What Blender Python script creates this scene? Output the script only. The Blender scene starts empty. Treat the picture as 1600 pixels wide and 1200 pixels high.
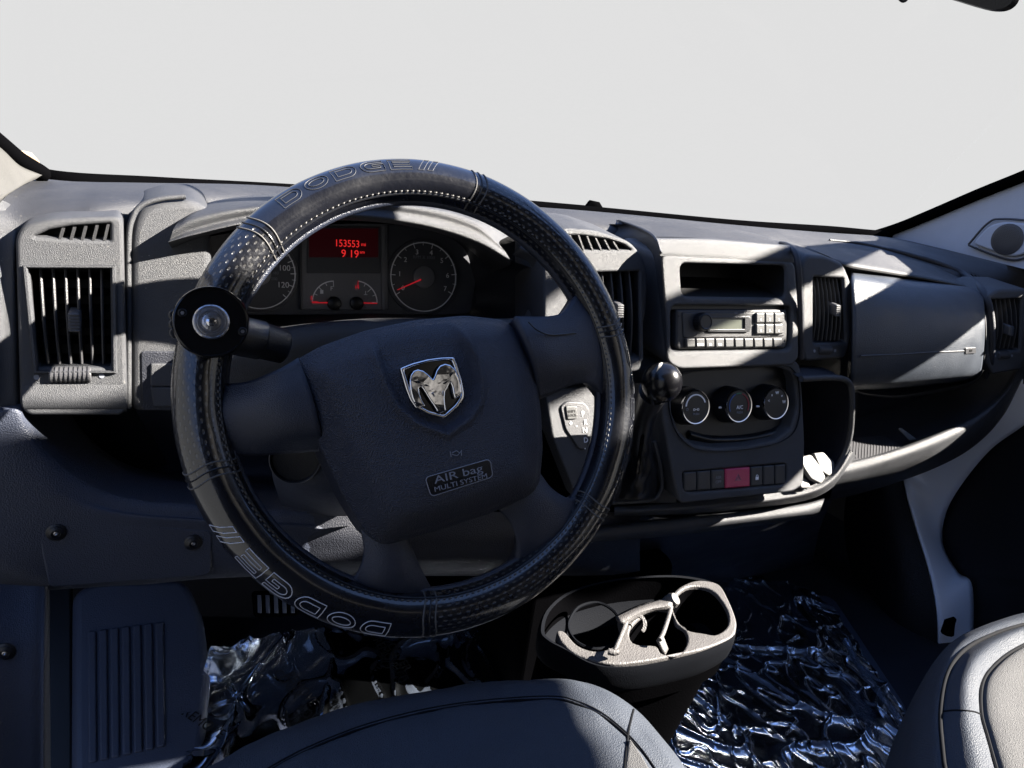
import bpy, bmesh, math, random
from math import sin, cos, pi, radians, sqrt, atan2
from mathutils import Vector as V, Matrix, noise
from mathutils.bvhtree import BVHTree
from mathutils.geometry import delaunay_2d_cdt

random.seed(7)
SC = bpy.context.scene
COL = SC.collection

# ------------------------------------------------------------------ camera
H = 0.88                                   # eye height above the cab floor
FPX = 1155.0                               # focal length for a 1600 px wide picture
AX = V((0.90147189, -0.02916417, 0.43185401))      # world X, Y, Z seen in the camera (right, down, forward)
AY = V((-0.41433786, -0.34671811, 0.84149313))
AZ = V((0.12519016, -0.93751587, -0.32464045))
cam_data = bpy.data.cameras.new('camera')
cam = bpy.data.objects.new('camera', cam_data)
COL.objects.link(cam)
right = V((AX.x, AY.x, AZ.x)); down = V((AX.y, AY.y, AZ.y)); fwd = V((AX.z, AY.z, AZ.z))
rot = Matrix((right, -down, -fwd)).transposed()
cam.matrix_world = Matrix.Translation((0, 0, H)) @ rot.to_4x4()
cam_data.sensor_width = 36.0
cam_data.lens = FPX / 1600.0 * 36.0
cam_data.clip_start = 0.02
cam_data.clip_end = 500
SC.camera = cam

# ------------------------------------------------------------------ sky
SUN_TO = V((1.0, -0.40, 0.70)).normalized()        # towards the sun: right, slightly behind
world = bpy.data.worlds.new('World'); SC.world = world
world.use_nodes = True
wn = world.node_tree.nodes; wl = world.node_tree.links
wn.clear()
wout = wn.new('ShaderNodeOutputWorld'); wbg = wn.new('ShaderNodeBackground')
tc = wn.new('ShaderNodeTexCoord'); sp = wn.new('ShaderNodeSeparateXYZ')
mr = wn.new('ShaderNodeMapRange'); mr.interpolation_type = 'SMOOTHSTEP'
mr.inputs['From Min'].default_value = 0.21; mr.inputs['From Max'].default_value = 0.46
mx = wn.new('ShaderNodeMix'); mx.data_type = 'RGBA'
mx.inputs[6].default_value = (0.752, 0.752, 0.752, 1)       # pale haze low in the sky
mx.inputs[7].default_value = (0.36, 0.60, 1.28, 1)          # clear blue higher up
wl.new(tc.outputs['Generated'], sp.inputs[0]); wl.new(sp.outputs['Z'], mr.inputs['Value'])
wl.new(mr.outputs[0], mx.inputs[0]); wl.new(mx.outputs[2], wbg.inputs['Color'])
wl.new(wbg.outputs[0], wout.inputs['Surface'])
EXPO = 3.25
wbg.inputs['Strength'].default_value = 1.0 / 2 ** EXPO

# ------------------------------------------------------------------ sun
sun_data = bpy.data.lights.new('sun', 'SUN'); sun_data.energy = 5.0
sun_data.angle = radians(0.6); sun_data.color = (1.0, 0.93, 0.83)
sun = bpy.data.objects.new('sun', sun_data); COL.objects.link(sun)
sun.rotation_euler = SUN_TO.to_track_quat('Z', 'Y').to_euler()
sun.location = (6, -2, 5)

SC.render.engine = 'CYCLES'
SC.cycles.max_bounces = 6; SC.cycles.diffuse_bounces = 3; SC.cycles.glossy_bounces = 3; SC.cycles.transparent_max_bounces = 8
SC.view_settings.view_transform = 'Standard'; SC.view_settings.look = 'None'
SC.view_settings.exposure = EXPO; SC.view_settings.gamma = 1.0
SC.view_settings.use_curve_mapping = False

# ------------------------------------------------------------------ picture point -> place
C0 = V((0, 0, H))
def ray(px, py):
    c = V(((px - 800) / FPX, (py - 600) / FPX, 1.0))
    return V((AX.dot(c), AY.dot(c), AZ.dot(c)))
def PY(px, py, y): r = ray(px, py); return C0 + r * (y / r.y)
def PX(px, py, x): r = ray(px, py); return C0 + r * (x / r.x)
def PZ(px, py, z): r = ray(px, py); return C0 + r * (z / r.z)      # z counted from eye height
def PD(px, py, d): return C0 + ray(px, py) * d

class Fr:
    """A local plane: u to the right, v up in the plane, w out of it towards the viewer."""
    def __init__(s, o, tilt=0, yaw=0, n=None, up=None):
        s.o = V(o)
        if n is not None:
            s.n = V(n).normalized(); up = V(up)
            s.u = up.cross(s.n).normalized(); s.v = s.n.cross(s.u)
        else:
            t, a = radians(tilt), radians(yaw)
            s.u = V((cos(a), sin(a), 0))
            s.n = V((sin(a) * cos(t), -cos(a) * cos(t), sin(t)))
            s.v = s.n.cross(s.u)
        s.wd = s.n
    def P(s, u, v, w=0): return s.o + s.u * u + s.v * v + s.wd * w
    def uv(s, px, py, w=0):
        r = ray(px, py)
        o = s.o + s.n * w
        t = (o - C0).dot(s.n) / r.dot(s.n)
        d = C0 + r * t - o
        return (d.dot(s.u), d.dot(s.v))
    def uvs(s, pts, w=0): return [s.uv(x, y, w) for x, y in pts]
    def off(s, w): 
        f = Fr(s.o + s.n * w, n=s.n, up=s.v); f.wd = s.wd; return f
    def push(s, d): s.wd = V(d).normalized(); return s

# ------------------------------------------------------------------ object helpers
def tag(o, label=None, cat=None, group=None, kind=None):
    if label: o['label'] = label
    if cat: o['category'] = cat
    if group: o['group'] = group
    if kind: o['kind'] = kind
    return o
def thing(name, loc, label, cat, group=None):
    o = bpy.data.objects.new(name, None); COL.objects.link(o)
    o.location = loc; o.empty_display_size = 0.05
    o['wl'] = list(loc)
    return tag(o, label, cat, group)
def obj(name, verts, faces, mat, parent=None, angle=32, smooth=True, uvs=None):
    L = V(parent['wl']) if parent else V((0, 0, 0))
    me = bpy.data.meshes.new(name)
    me.from_pydata([tuple(V(p) - L) for p in verts], [], faces)
    me.validate()
    if uvs:
        ul = me.uv_layers.new(name='UVMap')
        for lp in me.loops: ul.data[lp.index].uv = uvs[lp.vertex_index]
    bm = bmesh.new(); bm.from_mesh(me); bmesh.ops.recalc_face_normals(bm, faces=bm.faces); bm.to_mesh(me); bm.free()
    if smooth:
        me.shade_smooth(); me.set_sharp_from_angle(angle=radians(angle))
    me.materials.append(M[mat])
    o = bpy.data.objects.new(name, me); COL.objects.link(o)
    if parent: o.parent = parent
    o['wl'] = list(L)
    return o

def area(p): return 0.5 * sum(p[i][0] * p[(i + 1) % len(p)][1] - p[(i + 1) % len(p)][0] * p[i][1] for i in range(len(p)))
def fillet(p, r, n=5):
    if r <= 0: return list(p)
    out = []; N = len(p)
    for i in range(N):
        a, b, c = V(p[i - 1]).to_2d(), V(p[i]).to_2d(), V(p[(i + 1) % N]).to_2d()
        d1, d2 = (a - b), (c - b); l1, l2 = d1.length, d2.length
        if l1 < 1e-9 or l2 < 1e-9: continue
        k = min(r, l1 * .48, l2 * .48)
        s, e = b + d1 / l1 * k, b + d2 / l2 * k
        for j in range(n + 1):
            t = j / n
            q = s * (1 - t) ** 2 + b * 2 * t * (1 - t) + e * t * t
            out.append((q.x, q.y))
    return out
def cr1(p0, p1, p2, p3, t):
    return 0.5 * ((2 * p1) + (p2 - p0) * t + (2 * p0 - 5 * p1 + 4 * p2 - p3) * t * t + (3 * p1 - p0 - 3 * p2 + p3) * t ** 3)
def spline(pts, n, closed=False):
    """n points along a Catmull-Rom curve through pts."""
    P = [V(p) for p in pts]; N = len(P); out = []
    segs = N if closed else N - 1
    m = n if closed else n - 1
    for i in range(n):
        x = i / m * segs; k = min(int(x), segs - 1); t = x - k
        if closed: q = [P[(k + j - 1) % N] for j in range(4)]
        else:
            q = [P[k - 1] if k > 0 else P[0] * 2 - P[1], P[k], P[k + 1], P[k + 2] if k + 2 < N else P[-1] * 2 - P[-2]]
        out.append(cr1(*q, t))
    return out
def smooth2(pts, n=48):
    return [(q.x, q.y) for q in spline([(a, b, 0) for a, b in pts], n, True)]
def inset(p, d):
    """move a polygon's outline to its left side by d (CCW -> inwards)"""
    N = len(p); out = []
    for i in range(N):
        a, b, c = p[i - 1], p[i], p[(i + 1) % N]
        e1 = V((b[0] - a[0], b[1] - a[1])); e2 = V((c[0] - b[0], c[1] - b[1]))
        if e1.length < 1e-9 or e2.length < 1e-9: out.append(b); continue
        e1.normalize(); e2.normalize()
        n1, n2 = V((-e1.y, e1.x)), V((-e2.y, e2.x))
        m = n1 + n2
        if m.length < .2: out.append(b); continue
        m = m / max(.3, m.dot(n1))
        out.append((b[0] + m.x * d, b[1] + m.y * d))
    return out
def inside(p, L):
    x, y = p; r_ = False
    for i in range(len(L)):
        a, b = L[i - 1], L[i]
        if (a[1] > y) != (b[1] > y) and x < (b[0] - a[0]) * (y - a[1]) / (b[1] - a[1]) + a[0]: r_ = not r_
    return r_
def fill(polys):
    """triangles of an outline with holes"""
    pts, ed = [], []
    for L in polys:
        b = len(pts); n = len(L)
        pts += [V((q[0], q[1])) * 1000 for q in L]; ed += [(b + i, b + (i + 1) % n) for i in range(n)]
    res = delaunay_2d_cdt(pts, ed, [], 0, 1e-5)
    ov = [(q.x / 1000, q.y / 1000) for q in res[0]]
    out = []
    for f in res[2]:
        c = (sum(ov[i][0] for i in f) / len(f), sum(ov[i][1] for i in f) / len(f))
        if inside(c, polys[0]) and not any(inside(c, h) for h in polys[1:]): out.append(tuple(f))
    return ov, out
def plate_geo(fr, outer, holes=(), t=.01, bev=.0015, w=0, seg=3, back=True):
    loops = []
    for k, L in enumerate([outer] + list(holes)):
        L = list(L)
        if (area(L) < 0) == (k == 0): L.reverse()
        loops.append(L)
    vs, fs = [], []
    rings = [[], []]
    for L in loops:
        N = len(L); base = len(vs)
        lv = []
        for j in range(seg + 1):
            a = j / seg * pi / 2
            lv.append((bev * (1 - sin(a)), w - bev * (1 - cos(a))))
        lv.append((0, w - t))
        for dd, ww in lv:
            q = inset(L, dd) if dd > 0 else L
            vs += [fr.P(x, y, ww) for x, y in q]
        R = len(lv)
        for r_ in range(R - 1):
            for i in range(N):
                a = base + r_ * N + i; b = base + r_ * N + (i + 1) % N
                fs.append((a, b, b + N, a + N))
    for side in (0, 1):
        if side == 1 and not back: break
        polys = [(inset(L, bev) if side == 0 else L) for L in loops]
        base = len(vs); pv, tris = fill(polys)
        vs += [fr.P(p[0], p[1], w if side == 0 else w - t) for p in pv]
        fs += [tuple(base + i for i in x) for x in tris]
    return vs, fs
def plate(name, parent, mat, fr, pts, holes=(), t=.01, bev=.0015, w=0, r=0, sm=0, px=True, seg=3, back=True, hr=None):
    def prep(q, rr):
        q = fr.uvs(q, w) if px else list(q)
        if sm: return smooth2(q, sm)
        return fillet(q, rr)
    vs, fs = plate_geo(fr, prep(pts, r), [prep(h, r if hr is None else hr) for h in holes], t, bev, w, seg, back)
    return obj(name, vs, fs, mat, parent)
def grid_faces(nr, nc, closed=False, base=0):
    fs = []
    for i in range(nr - 1):
        for j in range(nc if closed else nc - 1):
            a = base + i * nc + j; b = base + i * nc + (j + 1) % nc
            fs.append((a, b, b + nc, a + nc))
    return fs
def net_pts(rows, nr, nc, closed=False):
    R = [spline(r_, nc, closed) for r_ in rows]
    cols = [spline([R[i][j] for i in range(len(R))], nr) for j in range(nc)]
    return [cols[j][i] for i in range(nr) for j in range(nc)]
def net(name, parent, mat, rows, nr=24, nc=40, thick=0, closed=False, fn=None, angle=50):
    vs = net_pts(rows, nr, nc, closed)
    if fn: vs = [fn(p) for p in vs]
    o = obj(name, vs, grid_faces(nr, nc, closed), mat, parent, angle=angle)
    if thick:
        m = o.modifiers.new('thickness', 'SOLIDIFY'); m.thickness = thick; m.offset = 0
    return o
def tube_geo(pts, r, seg=8, closed=False, cap=True, flat=1.0, upv=None):
    P = [V(p) for p in pts]; N = len(P); vs, fs = [], []
    up = upv or V((0.3, -0.5, 0.8))
    prev = None
    for i in range(N):
        a = P[i - 1] if (i > 0 or closed) else P[i]; b = P[(i + 1) % N] if (i < N - 1 or closed) else P[i]
        t = (b - a).normalized()
        s = t.cross(up if prev is None else prev)
        if s.length < 1e-5: s = t.cross(V((1, 0, 0)))
        s.normalize(); n = s.cross(t).normalized(); prev = n
        rr = r[i] if isinstance(r, (list, tuple)) else r
        for k in range(seg):
            a_ = 2 * pi * k / seg
            vs.append(P[i] + s * cos(a_) * rr + n * sin(a_) * rr * flat)
    fs = []
    for i in range(N if closed else N - 1):
        for k in range(seg):
            a = i * seg + k; b = i * seg + (k + 1) % seg
            c = ((i + 1) % N) * seg
            fs.append((a, b, c + (k + 1) % seg, c + k))
    if cap and not closed:
        fs.append(tuple(range(seg))); fs.append(tuple((N - 1) * seg + k for k in range(seg)))
    return vs, fs
def merge(parts):
    vs, fs = [], []
    for a, b in parts:
        o = len(vs); vs += a; fs += [tuple(i + o for i in f) for f in b]
    return vs, fs
def tube(name, parent, mat, pts, r, seg=8, closed=False, n=None, **k):
    if n: pts = spline(pts, n, closed)
    if isinstance(r, list) and len(r) != len(pts): r = [r[min(len(r) - 1, int(i * len(r) / len(pts)))] for i in range(len(pts))]
    vs, fs = tube_geo(pts, r, seg, closed, **k)
    return obj(name, vs, fs, mat, parent, angle=50)
def lathe_geo(fr, prof, seg=32, c=(0, 0), a0=0, sx=1.0):
    vs = []
    for r_, w in prof:
        for k in range(seg):
            a = a0 + 2 * pi * k / seg
            vs.append(fr.P(c[0] + r_ * cos(a) * sx, c[1] + r_ * sin(a), w))
    fs = grid_faces(len(prof), seg, True)
    fs.append(tuple(range(seg))); fs.append(tuple((len(prof) - 1) * seg + k for k in range(seg)))
    return vs, fs
def lathe(name, parent, mat, fr, prof, seg=32, c=(0, 0), sx=1.0, angle=32):
    vs, fs = lathe_geo(fr, prof, seg, c, sx=sx)
    return obj(name, vs, fs, mat, parent, angle=angle)
def rect(u0, u1, v0, v1): return [(u0, v0), (u1, v0), (u1, v1), (u0, v1)]
def block(name, parent, mat, fr, u0, u1, v0, v1, w0, w1, bev=.001, r=0):
    return plate(name, parent, mat, fr, rect(u0, u1, v0, v1), t=w1 - w0, bev=bev, w=w1, r=r, px=False)
def text(name, parent, mat, fr, s, c, size, w=0.0005, rot=0, sx=1.0, shear=0, depth=.0002):
    cu = bpy.data.curves.new('t', 'FONT'); cu.body = s; cu.align_x = 'CENTER'; cu.align_y = 'CENTER'
    cu.size = size; cu.extrude = depth; cu.shear = shear; cu.resolution_u = 4
    t = bpy.data.objects.new('t', cu)
    me = bpy.data.meshes.new_from_object(t)
    a = radians(rot)
    vs = []
    for p in me.vertices:
        x, y = p.co.x * sx, p.co.y
        vs.append(fr.P(c[0] + x * cos(a) - y * sin(a), c[1] + x * sin(a) + y * cos(a), w + p.co.z))
    fs = [tuple(p.vertices) for p in me.polygons]
    bpy.data.objects.remove(t); bpy.data.curves.remove(cu); bpy.data.meshes.remove(me)
    return obj(name, vs, fs, mat, parent, smooth=False)
def ang(fr, a, b, w=0):
    p, q = fr.uv(*a, w), fr.uv(*b, w)
    return math.degrees(atan2(q[1] - p[1], q[0] - p[0]))

def surface(*objs):
    vs, fs = [], []
    for o in objs:
        b = len(vs); L = V(o['wl'])
        vs += [L + v.co for v in o.data.vertices]; fs += [tuple(b + i for i in p.vertices) for p in o.data.polygons]
    return BVHTree.FromPolygons(vs, fs)
def hit(tree, px, py, off=0):
    loc, n, i, d = tree.ray_cast(C0, ray(px, py).normalized())
    if n.dot(ray(px, py)) > 0: n = -n
    return loc + n * off, n

# ------------------------------------------------------------------ materials
M = {}
TONE = .46                                  # the whole interior is dark
def mat(name, col, rough=.5, grain=0, gscale=900, spec=.5, metal=0, coat=0, mottle=0, dust=0, emit=None, speck=0, crough=.1):
    spec = spec * .8
    m = bpy.data.materials.new(name); m.use_nodes = True
    if not metal: col = tuple(c * TONE for c in col)
    nt = m.node_tree; b = nt.nodes['Principled BSDF']
    b.inputs['Base Color'].default_value = (*col, 1); b.inputs['Roughness'].default_value = rough
    b.inputs['Specular IOR Level'].default_value = spec; b.inputs['Metallic'].default_value = metal
    b.inputs['Coat Weight'].default_value = coat; b.inputs['Coat Roughness'].default_value = crough
    tcn = nt.nodes.new('ShaderNodeTexCoord')
    if emit:
        b.inputs['Emission Color'].default_value = (*emit[:3], 1); b.inputs['Emission Strength'].default_value = emit[3]
    col_out = None
    if mottle:
        n = nt.nodes.new('ShaderNodeTexNoise'); n.inputs['Scale'].default_value = 14; n.inputs['Detail'].default_value = 6
        n.inputs['Roughness'].default_value = .65
        nt.links.new(tcn.outputs['Object'], n.inputs['Vector'])
        r = nt.nodes.new('ShaderNodeMapRange'); r.inputs['From Min'].default_value = .3; r.inputs['From Max'].default_value = .7
        r.inputs['To Min'].default_value = 1 - mottle; r.inputs['To Max'].default_value = 1 + mottle
        nt.links.new(n.outputs['Fac'], r.inputs['Value'])
        x = nt.nodes.new('ShaderNodeVectorMath'); x.operation = 'SCALE'; x.inputs[0].default_value = col
        nt.links.new(r.outputs[0], x.inputs['Scale']); col_out = x.outputs[0]
        rr = nt.nodes.new('ShaderNodeMapRange'); rr.inputs['From Min'].default_value = .3; rr.inputs['From Max'].default_value = .7
        rr.inputs['To Min'].default_value = rough - .08; rr.inputs['To Max'].default_value = min(1, rough + .1)
        nt.links.new(n.outputs['Fac'], rr.inputs['Value']); nt.links.new(rr.outputs[0], b.inputs['Roughness'])
    if speck:                                  # settled dust: sparse pale flecks
        vn = nt.nodes.new('ShaderNodeTexVoronoi'); vn.inputs['Scale'].default_value = 260
        nt.links.new(tcn.outputs['Object'], vn.inputs['Vector'])
        lt = nt.nodes.new('ShaderNodeMapRange'); lt.inputs['From Min'].default_value = .10; lt.inputs['From Max'].default_value = .16
        lt.inputs['To Min'].default_value = 1; lt.inputs['To Max'].default_value = 0
        nt.links.new(vn.outputs['Distance'], lt.inputs['Value'])
        n2 = nt.nodes.new('ShaderNodeTexNoise'); n2.inputs['Scale'].default_value = 60; n2.inputs['Detail'].default_value = 3
        nt.links.new(tcn.outputs['Object'], n2.inputs['Vector'])
        g2 = nt.nodes.new('ShaderNodeMapRange'); g2.inputs['From Min'].default_value = .55; g2.inputs['From Max'].default_value = .72
        g2.inputs['To Max'].default_value = speck
        nt.links.new(n2.outputs['Fac'], g2.inputs['Value'])
        mu = nt.nodes.new('ShaderNodeMath'); mu.operation = 'MULTIPLY'
        nt.links.new(lt.outputs[0], mu.inputs[0]); nt.links.new(g2.outputs[0], mu.inputs[1])
        mxn = nt.nodes.new('ShaderNodeMix'); mxn.data_type = 'RGBA'
        nt.links.new(mu.outputs[0], mxn.inputs[0]); mxn.inputs[6].default_value = (*col, 1); mxn.inputs[7].default_value = (.20, .19, .175, 1)
        if col_out: nt.links.new(col_out, mxn.inputs[6])
        col_out = mxn.outputs[2]
    if col_out: nt.links.new(col_out, b.inputs['Base Color'])
    if grain:
        v1 = nt.nodes.new('ShaderNodeTexVoronoi'); v1.inputs['Scale'].default_value = gscale
        n1 = nt.nodes.new('ShaderNodeTexNoise'); n1.inputs['Scale'].default_value = gscale * .8; n1.inputs['Detail'].default_value = 3
        for q in (v1, n1): nt.links.new(tcn.outputs['Object'], q.inputs['Vector'])
        ad = nt.nodes.new('ShaderNodeMath'); ad.operation = 'ADD'
        nt.links.new(v1.outputs['Distance'], ad.inputs[0]); nt.links.new(n1.outputs['Fac'], ad.inputs[1])
        bp = nt.nodes.new('ShaderNodeBump'); bp.inputs['Strength'].default_value = grain; bp.inputs['Distance'].default_value = .001
        nt.links.new(ad.outputs[0], bp.inputs['Height']); nt.links.new(bp.outputs[0], b.inputs['Normal'])
    M[name] = m
    return m
mat('dash', (.066, .069, .078), .48, .5, 1800, mottle=.25, speck=.9)
mat('dash_top', (.040, .042, .050), .55, .45, 1500, mottle=.25, speck=.9)
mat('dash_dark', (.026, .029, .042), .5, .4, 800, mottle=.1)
mat('console', (.078, .081, .09), .46, .5, 1800, mottle=.22, speck=.9)
mat('glove', (.070, .082, .104), .38, .35, 900, mottle=.12, speck=.5)  # bluish base carries the sky reflection on the lid
mat('lower', (.058, .069, .104), .5, .45, 900, mottle=.12)  # raised and blued: ambient light of the low area is in the colour
mat('duct', (.006, .006, .007), .6)
mat('slat', (.060, .060, .064), .42, .2, 900)
mat('trim_grey', (.10, .10, .108), .4, .2, 900)
mat('print_white', (1.6, 1.6, 1.65), .5)
mat('print_dim', (.36, .38, .44), .5)
mat('print_mid', (.85, .87, .95), .5)
mat('thread', (.13, .125, .12), .7)
mat('thread_dim', (.05, .056, .07), .6)
mat('black_gloss', (.006, .006, .008), .12, spec=.6)
mat('knob_black', (.006, .006, .008), .22, spec=.5)
mat('black_satin', (.014, .015, .019), .34, .15, 900)
mat('chrome', (.62, .62, .64), .12, metal=1)
mat('chrome_embossed', (.66, .66, .68), .09, .9, 55, metal=1)
mat('steel', (.40, .40, .42), .28, .15, 500, metal=1)
mat('hub', (.028, .034, .058), .36, .9, 1000, mottle=.08)
mat('spoke', (.032, .040, .066), .36, .4, 1200, mottle=.08)
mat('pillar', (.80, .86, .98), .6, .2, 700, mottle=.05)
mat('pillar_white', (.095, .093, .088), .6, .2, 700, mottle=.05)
mat('rubber', (.0025, .0025, .003), .9, .2, 500, spec=0)  # seals, and the near-black that stands for shade in the cup holder
mat('gauge', (.12, .124, .14), .45)
mat('gauge_panel', (.30, .30, .32), .5, .2, 900)
mat('lcd_red', (.05, .006, .010), .3, emit=(.10, .004, .010, .008))
mat('digit_red', (.6, .02, .02), .5, emit=(1.0, .03, .03, .075))
mat('needle_red', (.75, .03, .05), .5, emit=(1, .03, .05, .03))
mat('lcd', (.13, .14, .11), .25, coat=.3)
mat('hazard', (.80, .06, .17), .4, .15, 800)
mat('button', (.048, .050, .056), .45, .2, 1200, speck=.3)
mat('radio', (.06, .06, .064), .42, .2, 900)
mat('button_light', (.085, .085, .086), .45, .15, 900)
mat('cup_plastic', (.135, .128, .127), .55, .45, 600, mottle=.15, speck=.5)
mat('cup_body', (.005, .006, .009), .75, .3, 1200, spec=.05)  # near-black: shade on the holder's front is in the colour
mat('seat', (.055, .066, .088), .6, .6, 1000, spec=.3, mottle=.12)
mat('seat_cloth', (.10, .10, .103), .8, .8, 1300, mottle=.06)
mat('seam', (.010, .011, .014), .9, spec=.1)
mat('carpet', (.036, .043, .070), .85, .8, 500, mottle=.2)
mat('mat_rubber', (.095, .118, .185), .45, .3, 700)  # lifted and blued to carry the footwell's ambient light
mat('body_paint', (1.7, 1.8, 2.0), .35, coat=.4)
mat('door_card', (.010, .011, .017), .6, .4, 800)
mat('paper', (.24, .236, .226), .6)
mat('roof', (.10, .10, .105), .8)
mat('blue_dial', (.05, .16, .5), .5)
mat('red_dial', (.5, .05, .07), .5)
mat('green_dial', (.05, .35, .2), .5)
mat('tan', (.45, .33, .22), .7)

# ================================================================== SETTING
def slab(name, pts, mat_, kind='structure'):
    o = obj(name, pts, [tuple(range(len(pts)))], mat_)
    m = o.modifiers.new('thickness', 'SOLIDIFY'); m.thickness = .02; m.offset = 0
    return tag(o, kind=kind)
XL, XR = -.47, 1.64
slab('floor', [(XL, -.9, 0), (XR, -.9, 0), (XR, 1.5, 0), (XL, 1.5, 0)], 'carpet')
slab('firewall', [(XL, 1.42, 0), (XR, 1.42, 0), (XR, 1.30, H - .16), (XL, 1.30, H - .16)], 'carpet')
slab('cab_roof', [(XL, -.9, H + .73), (XR, -.9, H + .73), (XR, .24, H + .70), (1.42, .17, H + .70), (1.33, .12, H + .70), (XL, .12, H + .70)], 'roof')  # right front corner shaped to keep sun off the knee panel
slab('cab_rear_wall', [(XL, -.9, 0), (XR, -.9, 0), (XR, -.9, H + .73), (XL, -.9, H + .73)], 'roof')
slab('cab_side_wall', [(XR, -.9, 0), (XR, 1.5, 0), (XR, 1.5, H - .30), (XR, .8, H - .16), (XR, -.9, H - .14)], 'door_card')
slab('cab_side_wall', [(XL, .75, 0), (XL, 1.5, 0), (XL, 1.5, H - .25), (XL, .75, H - .16)], 'door_card')

slab('sky_leak_block', [(XL, 1.0, H - .25), (XR, 1.0, H - .25), (XR, 1.5, H - .25), (XL, 1.5, H - .25)], 'rubber')  # unseen slab added to stop sky light leaking down behind the dash
slab('sky_leak_block', [(XL, .78, H - .25), (.1, .92, H - .25), (.1, 1.02, H - .25), (XL, 1.02, H - .25)], 'rubber')  # left corner piece of the added light stop
# windscreen: a thin clear pane over the dashboard
m = bpy.data.materials.new('windscreen'); m.use_nodes = True; M['windscreen'] = m
nt = m.node_tree; nt.nodes.clear()
o_ = nt.nodes.new('ShaderNodeOutputMaterial'); tr = nt.nodes.new('ShaderNodeBsdfTransparent'); gl = nt.nodes.new('ShaderNodeBsdfGlossy')
gl.inputs['Roughness'].default_value = .0; mxs = nt.nodes.new('ShaderNodeMixShader'); mxs.inputs[0].default_value = .005
nt.links.new(tr.outputs[0], mxs.inputs[1]); nt.links.new(gl.outputs[0], mxs.inputs[2]); nt.links.new(mxs.outputs[0], o_.inputs[0])
COWL = [(-120, 205), (-30, 233), (60, 272), (250, 285), (440, 294), (700, 309), (920, 327), (1150, 348), (1300, 357), (1390, 364), (1440, 357)]
cowl = [PZ(x, y + 3, -.118) for x, y in COWL]
cowl = [p if p.y < 1.30 else V((p.x, 1.30, p.z)) for p in cowl]
top = [V((p.x * .93 + .03, .21 + .10 * sin(pi * min(1, max(0, (p.x + .45) / 2.05))), H + .70)) for p in cowl]
mid = [a.lerp(b, .5) + V((0, .04, .04)) for a, b in zip(cowl, top)]
ws = net('windscreen', None, 'windscreen', [[p + V((0, .02, .0)) for p in cowl], mid, top], 16, 40)
tag(ws, 'clear curved windscreen above the black seal', 'windscreen')
# black rubber seal along its foot
seal = thing('windscreen_seal', cowl[4], 'black rubber seal running along the foot of the windscreen', 'seal')
tube('seal_strip', seal, 'rubber', [p + V((0, .012, -.004)) for p in cowl], .0125, 8, n=90)
net('cowl_panel', seal, 'rubber', [[p + V((0, .02, .004)) for p in cowl], [p + V((0, .12, -.10)) for p in cowl]], 3, 60)

# ---- right-hand windscreen pillar with its speaker
def sidepoly(name, parent, mat_, x, pts, holes=(), t=.05, bev=.004, r=.02, out=1):
    fr = Fr((x, 0, H), n=(-1, 0, 0), up=(0, 0, 1))      # u runs towards -y
    q = fillet([(-y, z) for y, z in pts], r)
    hs = [fillet([(-y, z) for y, z in h], .015) for h in holes]
    vs, fs = plate_geo(fr, q, hs, t, bev, 0)
    return obj(name, vs, fs, mat_, parent)
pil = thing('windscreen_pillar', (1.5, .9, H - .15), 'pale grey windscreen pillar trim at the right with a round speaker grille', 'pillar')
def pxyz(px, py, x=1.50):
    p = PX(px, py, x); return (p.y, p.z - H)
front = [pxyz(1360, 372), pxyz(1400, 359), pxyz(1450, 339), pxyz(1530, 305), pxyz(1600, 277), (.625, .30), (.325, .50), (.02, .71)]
outl = [(1.30, -.24)] + front + [(-.9, .71), (-.9, .50), (-.09, .412), (.15, .332), (.215, .20), (.30, .125), (.36, .110), (.45, .112), (.55, .069), (.70, -.032), (.72, -.24)]  # unseen rear edge and notch shaped to cast the sun patches
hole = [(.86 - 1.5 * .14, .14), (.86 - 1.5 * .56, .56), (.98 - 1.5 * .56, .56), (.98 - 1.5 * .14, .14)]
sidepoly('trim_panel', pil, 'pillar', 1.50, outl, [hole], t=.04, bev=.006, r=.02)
tube('edge_seal', pil, 'rubber', [PX(x, y, 1.495) for x, y in [(1345, 374), (1400, 357), (1450, 337), (1530, 303), (1600, 275), (1700, 232)]], .011, 8, n=40)
frp = Fr(PX(1572, 375, 1.497), n=(-1, -.06, 0), up=(0, 0, 1))
sp_o = plate('speaker_surround', pil, 'pillar', frp, [(1518, 381), (1545, 352), (1568, 346), (1640, 352), (1630, 380), (1600, 398), (1578, 402)], t=.012, bev=.004, w=.006, r=.012, seg=4)
cu = frp.uv(1573, 374, .008)
tube('surround_groove', sp_o, 'trim_grey', [frp.P(*frp.uv(x, y, .002), .0015) for x, y in [(1513, 382), (1543, 349), (1568, 342), (1645, 348)]], .0022, 6, n=30)
tube('surround_groove', sp_o, 'trim_grey', [frp.P(*frp.uv(x, y, .002), .0015) for x, y in [(1513, 383), (1545, 396), (1578, 406), (1604, 402), (1640, 384)]], .0022, 6, n=30)
lathe('speaker_grille', sp_o, 'trim_grey', frp, [(.030, .004), (.030, .0072), (.028, .0082), (.012, .0084), (0.0005, .0084)], 40, cu)
dots = []
for i in range(-8, 9):
    for j in range(-8, 9):
        x, y = i * .0033 + (j % 2) * .00165, j * .0029
        if x * x + y * y < .0255 ** 2:
            dots.append(lathe_geo(frp, [(.0007, .0075), (.0007, .0087)], 5, (cu[0] + x, cu[1] + y)))
vs, fs = merge(dots); tag(obj('grille_holes', vs, fs, 'duct', sp_o, smooth=False), kind='stuff')

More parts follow.
